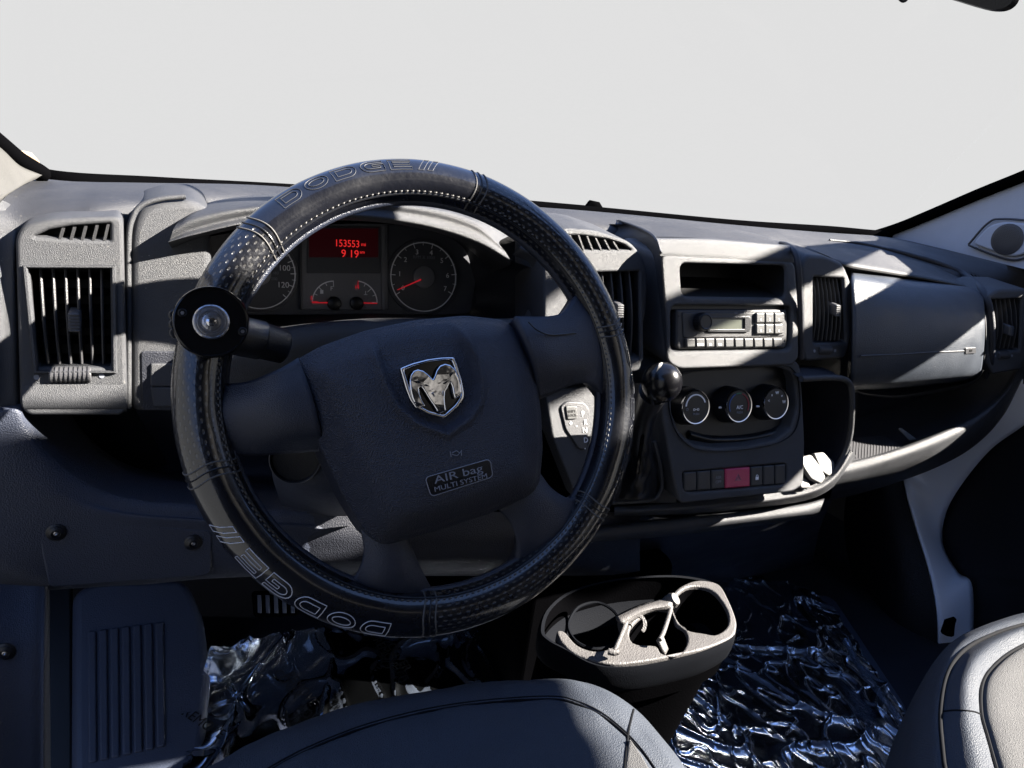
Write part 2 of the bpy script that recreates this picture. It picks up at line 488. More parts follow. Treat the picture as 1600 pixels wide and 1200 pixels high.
# ---- left-hand pillar
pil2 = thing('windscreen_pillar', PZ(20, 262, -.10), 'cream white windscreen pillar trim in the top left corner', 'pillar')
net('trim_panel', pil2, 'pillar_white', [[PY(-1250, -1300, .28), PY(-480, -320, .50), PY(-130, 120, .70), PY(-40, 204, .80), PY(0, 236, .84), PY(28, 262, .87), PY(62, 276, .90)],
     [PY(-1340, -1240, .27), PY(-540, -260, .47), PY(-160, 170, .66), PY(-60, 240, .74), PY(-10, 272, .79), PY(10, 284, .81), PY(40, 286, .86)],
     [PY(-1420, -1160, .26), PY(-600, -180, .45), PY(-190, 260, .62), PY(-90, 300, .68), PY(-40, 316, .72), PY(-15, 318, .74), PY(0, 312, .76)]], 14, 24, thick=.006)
tube('edge_line', pil2, 'trim_grey', [PY(-60, 196, .785), PY(0, 244, .835), PY(25, 268, .86), PY(50, 277, .885)], .002, 6, n=20)
tube('edge_seal', pil2, 'rubber', [PY(-1250, -1310, .285), PY(-480, -334, .51), PY(-130, 108, .71), PY(-40, 192, .81), PY(0, 226, .85), PY(30, 250, .88), PY(66, 272, .92)], .009, 8, n=24)
tube('dry_leaf_debris', pil2, 'tan', [PY(28, 240, .90), PY(44, 246, .91), PY(58, 255, .92)], [.004, .006, .003], 7)

# ---- passenger door
pd = thing('passenger_door', (1.62, .3, .1), 'dark passenger door card beyond the pale door step at the right', 'door')
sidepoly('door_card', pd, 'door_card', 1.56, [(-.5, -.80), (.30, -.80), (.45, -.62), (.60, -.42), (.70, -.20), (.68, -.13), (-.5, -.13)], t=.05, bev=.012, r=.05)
tube('armrest_crease', pd, 'lower', [PX(1500, 830, 1.555), PX(1545, 880, 1.555), PX(1600, 960, 1.555)], .004, 6, n=12)

# ---- rear-view mirror peeping in at the top right
rm = thing('rear_view_mirror', PD(1545, -40, .635), 'black rounded mirror housing poking in at the top right corner', 'mirror')
frm = Fr(PD(1500, -40, .635), n=-(ray(1500, -40)), up=(0, 0, 1))
hp = smooth2(frm.uvs([(1492, 1), (1528, 12), (1556, 18), (1578, 15), (1592, 0), (1594, -30), (1580, -80), (1520, -108), (1400, -140), (1290, -165), (1225, -170), (1195, -150), (1200, -105), (1240, -72), (1340, -40), (1420, -20)]), 64)
cx = sum(p[0] for p in hp) / 64; cy = sum(p[1] for p in hp) / 64
prof = [(.0, -.035), (.6, -.032), (.88, -.022), (1, -.006), (1, .004), (.95, .008), (0, .009)]
vs = []
for s, w in prof: vs += [frm.P(cx + (x - cx) * s, cy + (y - cy) * s, w) for x, y in hp]
obj('housing', vs, grid_faces(len(prof), 64, True), 'black_satin', rm)
tube('stem', rm, 'black_satin', [frm.P(cx, cy, -.02), frm.P(cx, cy + .05, -.06), frm.P(cx, cy + .14, -.10)], .010, 10)
tube('cable_clip', rm, 'black_satin', [PD(1403, -40, .64), PD(1404, -8, .64), PD(1407, 0, .64), PD(1412, 2, .64), PD(1417, -1, .64), PD(1419, -8, .64), PD(1420, -40, .64)], .0012, 6, n=24)

# ================================================================== DASHBOARD
D = thing('dashboard', (.6, .9, 0), 'dark grey grained dashboard spanning the whole cab with vents and glove box', 'dashboard')

# ---- top shell: from the seal down to the front edges, then the dark core behind the pods
A = [PZ(x, y + 5, -.120) for x, y in [(-140, 240), (-40, 258), (60, 273), (150, 281), (250, 287), (440, 296), (700, 311), (920, 329), (1150, 350), (1300, 359), (1390, 366), (1470, 383), (1620, 420), (1760, 450)]]
A = [V((p.x, min(p.y, 1.30), p.z)) for p in A]
B = [(-170, 420, .68), (-50, 330, .735), (20, 343, .758), (110, 333, .760), (200, 322, .772), (420, 314, .86), (700, 345, .93), (900, 352, .90), (1110, 372, .86), (1255, 392, .86), (1370, 403, .86), (1470, 425, .85), (1620, 455, .80), (1760, 480, .78)]
Bw = [PY(*b) for b in B]
Mi = [a.lerp(b, .5) + V((0, 0, .012)) for a, b in zip(A, Bw)]
Cc = [V((p.x, p.y + .005, p.z - .06)) for p in Bw]
Dd = [V((p.x, max(p.y, .80) + .05, H - .42)) for p in Bw]
top_shell = net('top_shell', D, 'dash_top', [A, Mi, Bw, Cc], 26, 100)
net('core', D, 'dash_dark', [[p + V((0, .012, -.01)) for p in Bw], [p + V((0, .03, -.05)) for p in Cc], Dd], 10, 80)
# left end surface beside the outer vent, sweeping down to the lower panel
net('end_cover', D, 'dash', [
    [PY(-160, 330, .68), PY(-60, 312, .735), PY(0, 312, .77), PY(40, 330, .80), PY(110, 332, .82)],
    [PY(-160, 420, .67), PY(-60, 400, .72), PY(0, 385, .74), PY(24, 372, .745), PY(34, 366, .77)],
    [PY(-160, 560, .65), PY(-60, 540, .695), PY(0, 530, .714), PY(27, 520, .72), PY(38, 515, .75)],
    [PY(-160, 636, .64), PY(-60, 636, .685), PY(0, 636, .704), PY(31, 636, .71), PY(42, 634, .74)]], 24, 24)

# ---------------------------------------------------------------- air vents
def vent(fr, hole, n, depth=.035, knob=None, label=None, slat_t=.0011, wheel=None, face_w=0):
    """hole: TL, TR, BR, BL in picture points on the frame plane"""
    tl, tr_, br, bl = [V((*fr.uv(*p, face_w), 0)) for p in hole]
    def q(s, t): # bilinear
        a = tl.lerp(tr_, s); b = bl.lerp(br, s); p = a.lerp(b, t); return p.x, p.y
    vs = []; fs = []
    cs = [q(0, 0), q(1, 0), q(1, 1), q(0, 1)]
    vs += [fr.P(*c, face_w - .004) for c in cs] + [fr.P(*c, face_w - depth) for c in cs]
    for i in range(4): fs.append((i, (i + 1) % 4, 4 + (i + 1) % 4, 4 + i))
    fs.append((4, 5, 6, 7))
    duct = obj('air_vent', vs, fs, 'duct', D, smooth=False)
    if label: duct['label'] = label
    for i in range(n):                                   # upright fins
        s = (i + .75) / (n + .5)
        pts = []
        vsl, fsl = [], []
        for t in (0.0, .25, .5, .75, 1.0):
            x, y = q(s, .01 + .98 * t)
            bow = -.007 + .006 * sin(pi * t)
            for du, w in ((-slat_t, bow - .012), (-slat_t, bow - .001), (0, bow), (slat_t, bow - .001), (slat_t, bow - .012)):
                vsl.append(fr.P(x + du, y, face_w + w))
        fsl = grid_faces(5, 5, False)
        o = obj('slat', vsl, fsl, 'slat', duct)
    for j in range(5):                                   # level fins deeper in
        t = (j + 1) / 6
        a, b = q(.02, t), q(.98, t)
        vsl = [fr.P(*a, face_w - .020), fr.P(*b, face_w - .020), fr.P(b[0], b[1] + .0035, face_w - .032), fr.P(a[0], a[1] + .0035, face_w - .032)]
        obj('crossbar', vsl, [(0, 1, 2, 3)], 'black_satin', duct)
    if knob:
        u, v = fr.uv(*knob, face_w)
        k = block('vent_knob', duct, 'trim_grey', fr, u - .0048, u + .0048, v - .0085, v + .0085, face_w - .008, face_w + .008, .0022, .003)
        for i in range(6):
            block('ridge', k, 'trim_grey', fr, u - .0042, u + .0042, v - .007 + i * .0027, v - .0058 + i * .0027, face_w + .0075, face_w + .0088, .0003)
    if wheel:
        u, v, ww = wheel
        ax = []
        prof = []
        f2 = Fr(fr.P(u - ww / 2, v, face_w - .003), n=fr.u, up=fr.v)
        vs, fs = lathe_geo(f2, [(.006, 0), (.0068, .001), (.0068, ww - .001), (.006, ww)], 24)
        tw = obj('thumbwheel', vs, fs, 'trim_grey', duct)
        for i in range(9):
            uu = u - ww / 2 + .002 + i * (ww - .004) / 8
            f3 = Fr(fr.P(uu - .0006, v, face_w - .003), n=fr.u, up=fr.v)
            vs, fs = lathe_geo(f3, [(.0076, 0), (.0076, .0012)], 20)
            obj('ridge', vs, fs, 'trim_grey', tw)
        lathe('closed_mark', duct, 'print_dim', fr, [(.0022, face_w + .0002), (.0022, face_w + .0006)], 14, (u - ww / 2 - .009, v))
        lathe('open_mark', duct, 'print_dim', fr, [(.0022, face_w + .0002), (.0022, face_w + .0006)], 14, (u + ww / 2 + .008, v))
    return duct
def fin_vent(parent, fr, outl, n, x0, x1, y0, y1, w=0, lean=0, label=None):
    """small defroster opening: dark pocket with fins between"""
    p = fr.uvs(outl, w)
    vs, fs = plate_geo(fr, p, [], .012, .0003, w - min(.014, max(.0045, w * .9 if w else .014)))
    d = obj('defrost_vent', vs, fs, 'duct', parent)
    if label: d['label'] = label
    for i in range(n):
        x = x0 + (x1 - x0) * (i + .5) / n
        a, b = fr.uv(x + lean, y0(x), w), fr.uv(x, y1(x), w)
        dx = .0011
        vsl = [fr.P(a[0] - dx, a[1], w - .001), fr.P(a[0] + dx, a[1], w - .001), fr.P(b[0] + dx, b[1], w - .001), fr.P(b[0] - dx, b[1], w - .001)]
        vsl += [v_ - fr.n * (.014 if not w else .005) for v_ in vsl]
        obj('fin', vsl, [(0, 1, 2, 3), (0, 1, 5, 4), (1, 2, 6, 5), (2, 3, 7, 6), (3, 0, 4, 7)], 'slat', d)
    return d

# ---------------------------------------------------------------- left outer pod
FL = Fr(PY(115, 500, .715), tilt=13).push((0, -1, -.10))
FL.wd = V((0, -1, -.05))
vh = [(46, 421), (172, 421), (174, 575), (60, 575)]
pod = plate('vent_pod', D, 'dash', FL, [(24, 372), (36, 352), (80, 342), (140, 339), (192, 338), (199, 640), (190, 650), (44, 650), (31, 636)],
            [vh, [(54, 370), (76, 360), (110, 354), (172, 350), (172, 376), (110, 374)]], t=.09, bev=.0032, r=.008, hr=.0012, seg=4)
vent(FL, vh, 6, knob=(117, 500), wheel=(*FL.uv(110, 588), .032), label='tall outer vent at the far left with sunlit slats')
fin_vent(pod, FL, [(50, 371), (74, 357), (110, 351), (175, 347), (175, 379), (110, 377)], 5, 84, 172, lambda x: 357 - (x - 84) * .08, lambda x: 376, lean=6)
# raised rim around the vent mouth
rim = [FL.P(*FL.uv(x, y), .0015) for x, y in [(40, 416), (178, 416), (180, 580), (56, 580)]]
tube('vent_rim', pod, 'dash', [V(p) for p in [rim[0], rim[1], rim[2], rim[3]]], .0022, 6, closed=True)
# rounded chin under the pod
net('pod_chin', D, 'dash', [[FL.P(*FL.uv(x, 600), .001) for x in (36, 80, 120, 160, 196)],
    [FL.P(*FL.uv(x, 625), .003) for x in (36, 80, 120, 160, 197)],
    [FL.P(*FL.uv(x, 646), -.004) for x in (40, 80, 120, 160, 198)],
    [FL.P(*FL.uv(x, 662), -.03) for x in (46, 80, 120, 160, 196)]], 12, 20)

# ---------------------------------------------------------------- panel between pod and instruments
FC = Fr(PY(240, 450, .735), tilt=12).push((0, -1, -.1))
cp = plate('side_panel', D, 'dash', FC, [(203, 646), (203, 376), (209, 345), (222, 326), (250, 316), (300, 312), (330, 330), (330, 400), (345, 560), (400, 600), (400, 646)],
      t=.07, bev=.007, r=.012, seg=5)
sw = plate('switch_bank', D, 'dash_dark', FC, [(220, 549), (300, 549), (300, 641), (222, 641)], t=.012, bev=.001, w=.0012, r=.003)
plate('blank_switch', sw, 'dash', FC, [(235, 567), (300, 567), (300, 602), (235, 602)], t=.012, bev=.0012, w=.0035, r=.002)
plate('blank_switch', sw, 'dash', FC, [(235, 604), (300, 604), (300, 634), (240, 634)], t=.012, bev=.0012, w=.0035, r=.002)
tube('panel_rim', D, 'dash', [FC.P(*FC.uv(x, y), -.002) for x, y in [(201, 640), (201, 500), (201, 380), (207, 342), (221, 322), (250, 312), (290, 308)]], .0026, 8, n=40)

# ---------------------------------------------------------------- instrument hood and bowl
hood_rows = [
    [PY(300, 420, .84), PY(330, 372, .86), PY(420, 352, .87), PY(540, 345, .87), PY(650, 352, .87), PY(720, 380, .86), PY(770, 425, .83)],   # roof inside
    [PY(266, 384, .735), PY(310, 370, .735), PY(400, 352, .735), PY(540, 343, .735), PY(660, 357, .735), PY(745, 384, .74), PY(797, 413, .745)],  # lip, lower
    [PY(266, 374, .728), PY(305, 357, .728), PY(400, 336, .728), PY(540, 325, .728), PY(660, 337, .728), PY(740, 360, .733), PY(790, 394, .738)],  # lip face
    [PY(276, 350, .735), PY(310, 334, .735), PY(400, 319, .735), PY(540, 315, .735), PY(660, 321, .735), PY(740, 343, .74), PY(780, 378, .745)],   # lip, upper
    [PY(300, 331, .80), PY(330, 317, .80), PY(410, 308, .80), PY(540, 305, .80), PY(660, 312, .80), PY(750, 332, .80), PY(800, 366, .80)],
    [PY(330, 318, .95), PY(350, 306, .95), PY(420, 300, .95), PY(540, 302, .95), PY(670, 310, .95), PY(770, 326, .95), PY(830, 345, .95)]]
net('instrument_hood', D, 'dash', hood_rows, 44, 64)
# bowl around the instruments
inner = [(372, 352), (540, 346), (650, 352), (722, 385), (736, 436), (728, 487), (540, 488), (385, 488), (362, 425)]
outer = [(300, 376), (540, 350), (680, 362), (800, 408), (838, 430), (820, 502), (600, 516), (330, 540), (280, 440)]
inw = [PY(x, y, .865) for x, y in inner]; outw = [PY(x, y, .755) for x, y in outer]
net('instrument_bowl', D, 'dash_dark', [inw, [a.lerp(b, .5) + V((0, .02, 0)) for a, b in zip(inw, outw)], outw], 12, 72, closed=True)
# pale curved rim to the right of the bowl
net('bowl_rim', D, 'dash', [[PY(800, 398, .76), PY(828, 412, .752), PY(838, 440, .75), PY(832, 470, .75), PY(812, 506, .75)],
    [PY(815, 384, .752), PY(848, 402, .742), PY(858, 432, .74), PY(850, 470, .74), PY(822, 512, .742)],
    [PY(822, 378, .79), PY(858, 396, .78), PY(870, 432, .78), PY(862, 470, .78), PY(834, 512, .78)]], 12, 24)
# ledge below the instruments
net('bowl_ledge', D, 'dash', [[PY(300, 540, .76), PY(430, 512, .76), PY(560, 500, .76), PY(700, 500, .76), PY(840, 500, .76)],
    [PY(300, 556, .70), PY(430, 528, .70), PY(560, 512, .70), PY(700, 510, .70), PY(840, 512, .70)],
    [PY(300, 640, .70), PY(430, 640, .70), PY(560, 640, .70), PY(700, 640, .70), PY(840, 640, .71)]], 12, 30)

# ---------------------------------------------------------------- pod right of the wheel
FE = Fr(PY(960, 470, .715), tilt=15).push((0, -1, -.08))
vh2 = [(905, 427), (999, 425), (1001, 560), (905, 560)]
pod2 = plate('vent_pod', D, 'dash', FE, [(850, 372), (880, 356), (930, 360), (985, 378), (1006, 402), (1014, 440), (1010, 490), (1003, 520), (1003, 580), (850, 600)],
       [vh2, [(880, 369), (910, 369), (950, 375), (975, 383), (986, 391), (900, 391)]], t=.08, bev=.0035, r=.01, hr=.0012, seg=4)
vent(FE, vh2, 6, knob=(964, 483), label='tall vent half hidden behind the right of the steering wheel')
fin_vent(pod2, FE, [(872, 362), (910, 362), (950, 369), (977, 378), (993, 394), (890, 394)], 6, 893, 975, lambda x: 366 + max(0, x - 910) * .2, lambda x: 392, lean=-9)

# ---------------------------------------------------------------- centre console
FK = Fr(PY(1145, 513, .700), tilt=17).push((0, -1, -.05))
pocket = [(1063, 412), (1228, 416), (1227, 466), (1066, 464)]
rhole = [(1049, 478), (1238, 479), (1237, 547), (1049, 551)]
con = plate('console_fascia', D, 'console', FK, [(1033, 398), (1243, 409), (1248, 480), (1249, 560), (1238, 572), (1060, 578), (1042, 566), (1039, 480)],
      [pocket, rhole], t=.09, bev=.004, r=.012, hr=.010, seg=5)
# open cubby: four walls and a back
pu = fillet(FK.uvs(pocket), .010)
vs = [FK.P(x, y, -.003) for x, y in pu] + [FK.P(x, y, -.085) for x, y in inset(pu if area(pu) > 0 else pu[::-1], .003)]
n_ = len(pu)
pu2 = pu if area(pu) > 0 else pu[::-1]
vs = [FK.P(x, y, -.003) for x, y in pu2] + [FK.P(x, y, -.085) for x, y in inset(pu2, .003)]
obj('cubby', vs, grid_faces(2, n_, True) + [tuple(range(n_, 2 * n_))], 'duct', D)
# cap over the stack: sloping front band and lid
net('console_cap', D, 'console', [
    [FK.P(*FK.uv(1032, 400), -.001), FK.P(*FK.uv(1100, 403), -.001), FK.P(*FK.uv(1170, 407), -.001), FK.P(*FK.uv(1243, 411), -.001)],
    [FK.P(*FK.uv(1031, 392), 0), FK.P(*FK.uv(1100, 394), 0), FK.P(*FK.uv(1170, 398), 0), FK.P(*FK.uv(1242, 402), 0)],
    [PY(1026, 374, .735), PY(1100, 375, .735), PY(1170, 380, .735), PY(1236, 386, .735)],
    [PY(1020, 371, .748), PY(1100, 372, .75), PY(1165, 377, .75), PY(1232, 383, .748)]], 14, 30)
net('console_lid', D, 'dash_top', [
    [PY(1021, 370, .750), PY(1060, 370.5, .752), PY(1100, 372, .752), PY(1165, 377, .752), PY(1218, 382, .750)],
    [PY(985, 350, .86), PY(1045, 352, .85), PY(1095, 354, .85), PY(1150, 360, .85), PY(1202, 371, .85)],
    [PY(950, 338, .98), PY(1020, 341, .99), PY(1080, 347, .99), PY(1135, 355, .99), PY(1185, 364, .97)]], 20, 36)
tube('lid_seam', D, 'dash_dark', [PY(960, 343, .93), PY(985, 351, .855), PY(1020, 369, .747), PY(1032, 395, .712)], [.0004 + .0018 * min(1, i / 12) for i in range(24)], 6, n=24)
# left flank of the stack (faces the driver) 
net('console_flank', D, 'dash', [
    [PY(925, 350, .93), PY(985, 352, .855), PY(1019, 370, .748), PY(1031, 394, .706), PY(1038, 480, .693), PY(1041, 566, .688), PY(1030, 600, .685)],
    [PY(915, 352, .95), PY(975, 357, .875), PY(1006, 376, .78), PY(1020, 402, .745), PY(1026, 480, .735), PY(1026, 570, .73), PY(1012, 605, .72)],
    [PY(905, 356, .96), PY(960, 368, .88), PY(990, 386, .83), PY(1000, 420, .81), PY(1003, 500, .80), PY(1000, 580, .79), PY(980, 620, .77)]], 14, 44)
# right edge strip
tube('console_edge', D, 'dash_dark', [PY(1204, 375, .90), PY(1216, 379, .84), PY(1234, 386, .748), PY(1246, 408, .714), PY(1251, 480, .704), PY(1252, 560, .70)], [.0005 + .0037 * min(1, i / 14) for i in range(40)], 8, n=40)

# lower half: heater panel and switch row
FK2 = Fr(PY(1150, 680, .678), tilt=17).push((0, -1, -.05))
climate = [(1049, 612), (1064, 588), (1090, 582), (1215, 574), (1236, 582), (1243, 600), (1245, 640), (1236, 670), (1212, 688), (1170, 697), (1120, 701), (1085, 696), (1062, 676), (1050, 645)]
swh = [(1067, 739), (1226, 725), (1230, 730), (1230, 752), (1222, 758), (1080, 770), (1069, 766)]
lf = plate('lower_fascia', D, 'console', FK2, [(1030, 596), (1046, 575), (1060, 569), (1236, 563), (1250, 568), (1254, 610), (1258, 690), (1256, 758), (1240, 769), (1062, 788), (1050, 740), (1036, 660)],
      [climate, swh], t=.08, bev=.0035, r=.008, hr=.004, seg=4)
# lower edge and sunlit lip under the stack
net('console_chin', D, 'console', [
    [PY(960, 792, .684), PY(1060, 786, .684), PY(1160, 776, .684), PY(1250, 764, .684), PY(1296, 742, .684), PY(1325, 700, .69)],
    [PY(960, 800, .676), PY(1060, 797, .676), PY(1160, 788, .676), PY(1255, 774, .676), PY(1302, 752, .676), PY(1334, 708, .684)],
    [PY(960, 806, .700), PY(1060, 804, .700), PY(1160, 796, .700), PY(1258, 782, .700), PY(1305, 758, .700), PY(1338, 712, .705)]], 12, 40)
net('console_lip', D, 'console', [
    [PY(870, 830, .74), PY(960, 818, .735), PY(1060, 808, .73), PY(1160, 799, .73), PY(1250, 788, .73), PY(1286, 780, .735)],
    [PY(870, 838, .705), PY(960, 822, .70), PY(1060, 811, .70), PY(1160, 801, .70), PY(1250, 790, .70), PY(1288, 780, .705)],
    [PY(870, 850, .700), PY(960, 840, .695), PY(1060, 830, .695), PY(1160, 818, .695), PY(1250, 806, .695), PY(1280, 800, .70)],
    [PY(870, 856, .74), PY(960, 846, .74), PY(1060, 836, .74), PY(1160, 824, .74), PY(1250, 811, .74), PY(1276, 806, .74)]], 14, 40)
net('console_base', D, 'dash_dark', [
    [PY(840, 800, .78), PY(960, 800, .78), PY(1060, 810, .77), PY(1180, 800, .77), PY(1300, 780, .77)],
    [PY(840, 880, .80), PY(960, 860, .80), PY(1060, 850, .80), PY(1180, 840, .80), PY(1280, 830, .80)],
    [PY(840, 960, .95), PY(960, 940, .95), PY(1060, 920, .95), PY(1180, 900, .95), PY(1270, 880, .95)]], 12, 24)

ft = Fr((.60, .77, H - .72), n=(0, -1, 0), up=(0, 0, 1))
block('floor_sun_block', D, 'rubber', ft, -.14, .13, -.15, .12, -.45, 0, .02, .03)  # block added to keep the sun off the driver floor
fb = Fr((.50, .72, H - .37), n=(0, -1, 0), up=(0, 0, 1))
block('footrest_sun_block', D, 'rubber', fb, -.05, .04, -.09, .085, -.09, 0, .005, .01)  # hidden block added to keep a sun patch off the footrest
# ---------------------------------------------------------------- passenger vent pod
FH = Fr(PY(1292, 480, .735), tilt=14).push((0, -1, -.08))
vh3 = [(1272, 434), (1318, 436), (1322, 536), (1272, 537)]
pod3 = plate('vent_pod', D, 'dash', FH, [(1253, 412), (1262, 398), (1290, 400), (1318, 412), (1330, 440), (1334, 480), (1330, 535), (1322, 560), (1258, 566), (1254, 540)],
       [vh3], t=.08, bev=.005, r=.008, hr=.003, seg=5)
vent(FH, vh3, 7, knob=(1303, 483), wheel=(*FH.uv(1289, 548), .024), slat_t=.0010, label='narrow vent between the radio and the glove box')
TS = surface(*[c for c in D.children if c.type == 'MESH'])
_p, _n = hit(TS, 1275, 394)
frt = Fr(_p, n=_n, up=(0, 1, 0))
dv = fin_vent(D, frt, [(1250, 388), (1262, 384), (1285, 392), (1303, 408), (1258, 404)], 7, 1260, 1300, lambda x: 387 + (x - 1260) * .3, lambda x: 405, w=.006, lean=-8)

# ---------------------------------------------------------------- glove box
gl_rows = [
    [PY(1330, 428, .775), PY(1385, 434, .775), PY(1450, 442, .775), PY(1505, 449, .775), PY(1532, 456, .775)],
    [PY(1330, 440, .745), PY(1385, 446, .745), PY(1450, 453, .745), PY(1508, 460, .745), PY(1535, 468, .750)],
    [PY(1332, 480, .722), PY(1385, 482, .716), PY(1450, 486, .714), PY(1510, 490, .716), PY(1537, 494, .726)],
    [PY(1332, 540, .705), PY(1385, 540, .698), PY(1450, 538, .696), PY(1510, 536, .700), PY(1536, 536, .712)],
    [PY(1330, 590, .704), PY(1385, 588, .696), PY(1450, 583, .695), PY(1508, 578, .700), PY(1532, 574, .712)],
    [PY(1328, 606, .720), PY(1385, 603, .712), PY(1450, 597, .712), PY(1505, 590, .716), PY(1528, 584, .728)],
    [PY(1328, 612, .78), PY(1385, 608, .78), PY(1450, 602, .78), PY(1505, 595, .78), PY(1526, 588, .78)]]
gb = net('glove_box', D, 'glove', gl_rows, 50, 44, thick=.004)
gb['label'] = 'large smooth glove box lid with a thin bright line across it'
def on_glove(px, py, off=.0025):
    # find the surface depth by marching the picture ray against the lid rows
    ys = {480: .716, 540: .698, 590: .696}
    t = .716 + (.698 - .716) * (py - 480) / 60 if py < 540 else .698 - .002 * (py - 540) / 50
    return PY(px, py, t - off)
tube('bright_line', gb, 'trim_grey', [PY(1345, 556, .6975), PY(1400, 554, .6935), PY(1450, 551, .6920), PY(1506, 548.5, .6955)], .0013, 6, n=20)
frg = Fr(PY(1518, 548, .6985), tilt=4, yaw=6)
plate('badge', gb, 'trim_grey', frg, [(1509, 544), (1525, 543), (1525, 552), (1509, 553)], t=.003, bev=.0004, w=.002, r=.001)
text('badge_lettering', gb, 'duct', frg, 'SRS', frg.uv(1517, 548, .0022), .006, w=.0024)
net('glove_bezel', D, 'dash', [
    [PY(1330, 420, .80), PY(1320, 520, .79), PY(1318, 600, .79), PY(1385, 622, .79), PY(1450, 616, .79), PY(1520, 600, .79), PY(1543, 560, .78), PY(1545, 500, .78), PY(1536, 455, .79)],
    [PY(1333, 424, .772), PY(1330, 520, .722), PY(1328, 600, .718), PY(1385, 618, .725), PY(1450, 611, .725), PY(1522, 594, .728), PY(1538, 560, .722), PY(1540, 500, .730), PY(1530, 452, .770)]], 5, 60)
# upper lid and the strip above the glove box
net('upper_tray_lid', D, 'dash_top', [
    [PY(1258, 384, .86), PY(1300, 386, .86), PY(1360, 393, .86), PY(1440, 410, .86), PY(1500, 430, .86)],
    [PY(1275, 392, .82), PY(1315, 400, .81), PY(1375, 410, .81), PY(1450, 427, .81), PY(1505, 441, .81)],
    [PY(1300, 404, .785), PY(1330, 413, .78), PY(1385, 422, .78), PY(1452, 434, .78), PY(1508, 446, .782)],
    [PY(1300, 416, .79), PY(1330, 423, .785), PY(1385, 430, .785), PY(1452, 440, .785), PY(1506, 450, .785)]], 16, 40)
tube('lid_groove', D, 'duct', [PY(1300, 408, .780), PY(1330, 417, .7745), PY(1385, 426, .7745), PY(1452, 437, .7745), PY(1508, 449, .776)], .0022, 6, n=30)
TS2 = surface(top_shell)
tube('top_strip', D, 'dash_dark', [hit(TS2, x, y, .001)[0] for x, y in [(1296, 376), (1340, 381), (1400, 394), (1460, 411), (1505, 430)]] + [PY(1536, 458, .760), PY(1548, 500, .738), PY(1548, 560, .726), PY(1540, 590, .735)], [.002, .0035, .005, .006, .0065, .0065, .0065, .006, .004] , 10, n=60)
net('shelf_insert', D, 'trim_grey', [[PY(1290, 378, .955), PY(1330, 381, .955), PY(1356, 386, .955)], [PY(1300, 382, .91), PY(1335, 387, .91), PY(1358, 389, .93)]], 4, 16, thick=.006)

# ---------------------------------------------------------------- right outer pod
FJ = Fr(PY(1575, 510, .735), tilt=12).push((0, -1, -.08))
vh4 = [(1549, 469), (1597, 467), (1594, 548), (1548, 550)]
pod4 = plate('vent_pod', D, 'dash', FJ, [(1544, 462), (1562, 452), (1606, 452), (1612, 470), (1606, 560), (1598, 578), (1552, 586), (1543, 570)], [vh4], t=.07, bev=.005, r=.006, hr=.003, seg=5)
vent(FJ, vh4, 6, knob=(1574, 515), wheel=(*FJ.uv(1568, 556), .030), label='small outer vent at the far right edge')
TS = surface(*[c for c in D.children if c.type == 'MESH'])
_p, _n = hit(TS, 1538, 431)
frt2 = Fr(_p, n=_n, up=(0, 1, 0))
fin_vent(D, frt2, [(1506, 425), (1520, 422), (1562, 436), (1572, 440), (1530, 440)], 8, 1516, 1564, lambda x: 424 + (x - 1516) * .26, lambda x: 431 + (x - 1516) * .2, w=.006, lean=-6)
net('end_cover', D, 'dash', [[PY(1606, 440, .80), PY(1660, 450, .74), PY(1740, 470, .66)], [PY(1606, 500, .735), PY(1660, 505, .69), PY(1740, 520, .62)], [PY(1598, 600, .735), PY(1650, 600, .69), PY(1740, 600, .62)]], 12, 12)

# ---------------------------------------------------------------- side cubby right of the stack and passenger shelf
ko = [(1252, 592), (1300, 590), (1322, 594), (1330, 608), (1331, 640), (1328, 680), (1318, 712), (1302, 738), (1280, 758), (1258, 766)]
kr = spline([PY(x, y, .682 + .00012 * (x - 1252)) for x, y in ko], 60)
tube('cubby_rim', D, 'console', kr, .0042, 10)
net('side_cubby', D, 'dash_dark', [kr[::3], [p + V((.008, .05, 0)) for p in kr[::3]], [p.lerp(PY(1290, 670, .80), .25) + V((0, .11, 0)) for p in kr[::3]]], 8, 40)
net('cubby_back', D, 'duct', [[PY(1235, 560, .82), PY(1300, 560, .82), PY(1345, 570, .82)], [PY(1235, 780, .80), PY(1290, 780, .80), PY(1330, 760, .80)]], 3, 5)
lip = [(1300, 748), (1345, 738), (1400, 722), (1460, 700), (1510, 675), (1548, 645), (1575, 612), (1592, 580), (1602, 560)]
lipw = [PY(x, y, .700 + .03 * max(0, (x - 1480) / 110) ) for x, y in lip]
net('passenger_shelf', D, 'dash', [
    [p + V((0, .16, -.012)) for p in lipw],
    [p + V((0, .03, -.006)) for p in lipw],
    [PY(x, y - 21 + max(0, (x - 1480)) * .10, .705 + .03 * max(0, (x - 1480) / 110)) for x, y in lip],
    [PY(x, y - 14 + max(0, (x - 1480)) * .08, .692 + .03 * max(0, (x - 1480) / 110)) for x, y in lip],
    [PY(x, y, .690 + .03 * max(0, (x - 1480) / 110)) for x, y in lip],
    [PY(x, y + 16, .71 + .03 * max(0, (x - 1480) / 110)) for x, y in lip],
    [PY(x - 5, y + 34, .80) for x, y in lip]], 36, 50)
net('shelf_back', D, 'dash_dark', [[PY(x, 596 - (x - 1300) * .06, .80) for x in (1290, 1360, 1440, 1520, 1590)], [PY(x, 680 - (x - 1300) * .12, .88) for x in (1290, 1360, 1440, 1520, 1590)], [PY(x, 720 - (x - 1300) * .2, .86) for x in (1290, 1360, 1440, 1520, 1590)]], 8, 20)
frs = Fr(PY(1370, 702, .74), n=(0, -.06, 1), up=(0, 1, 0))
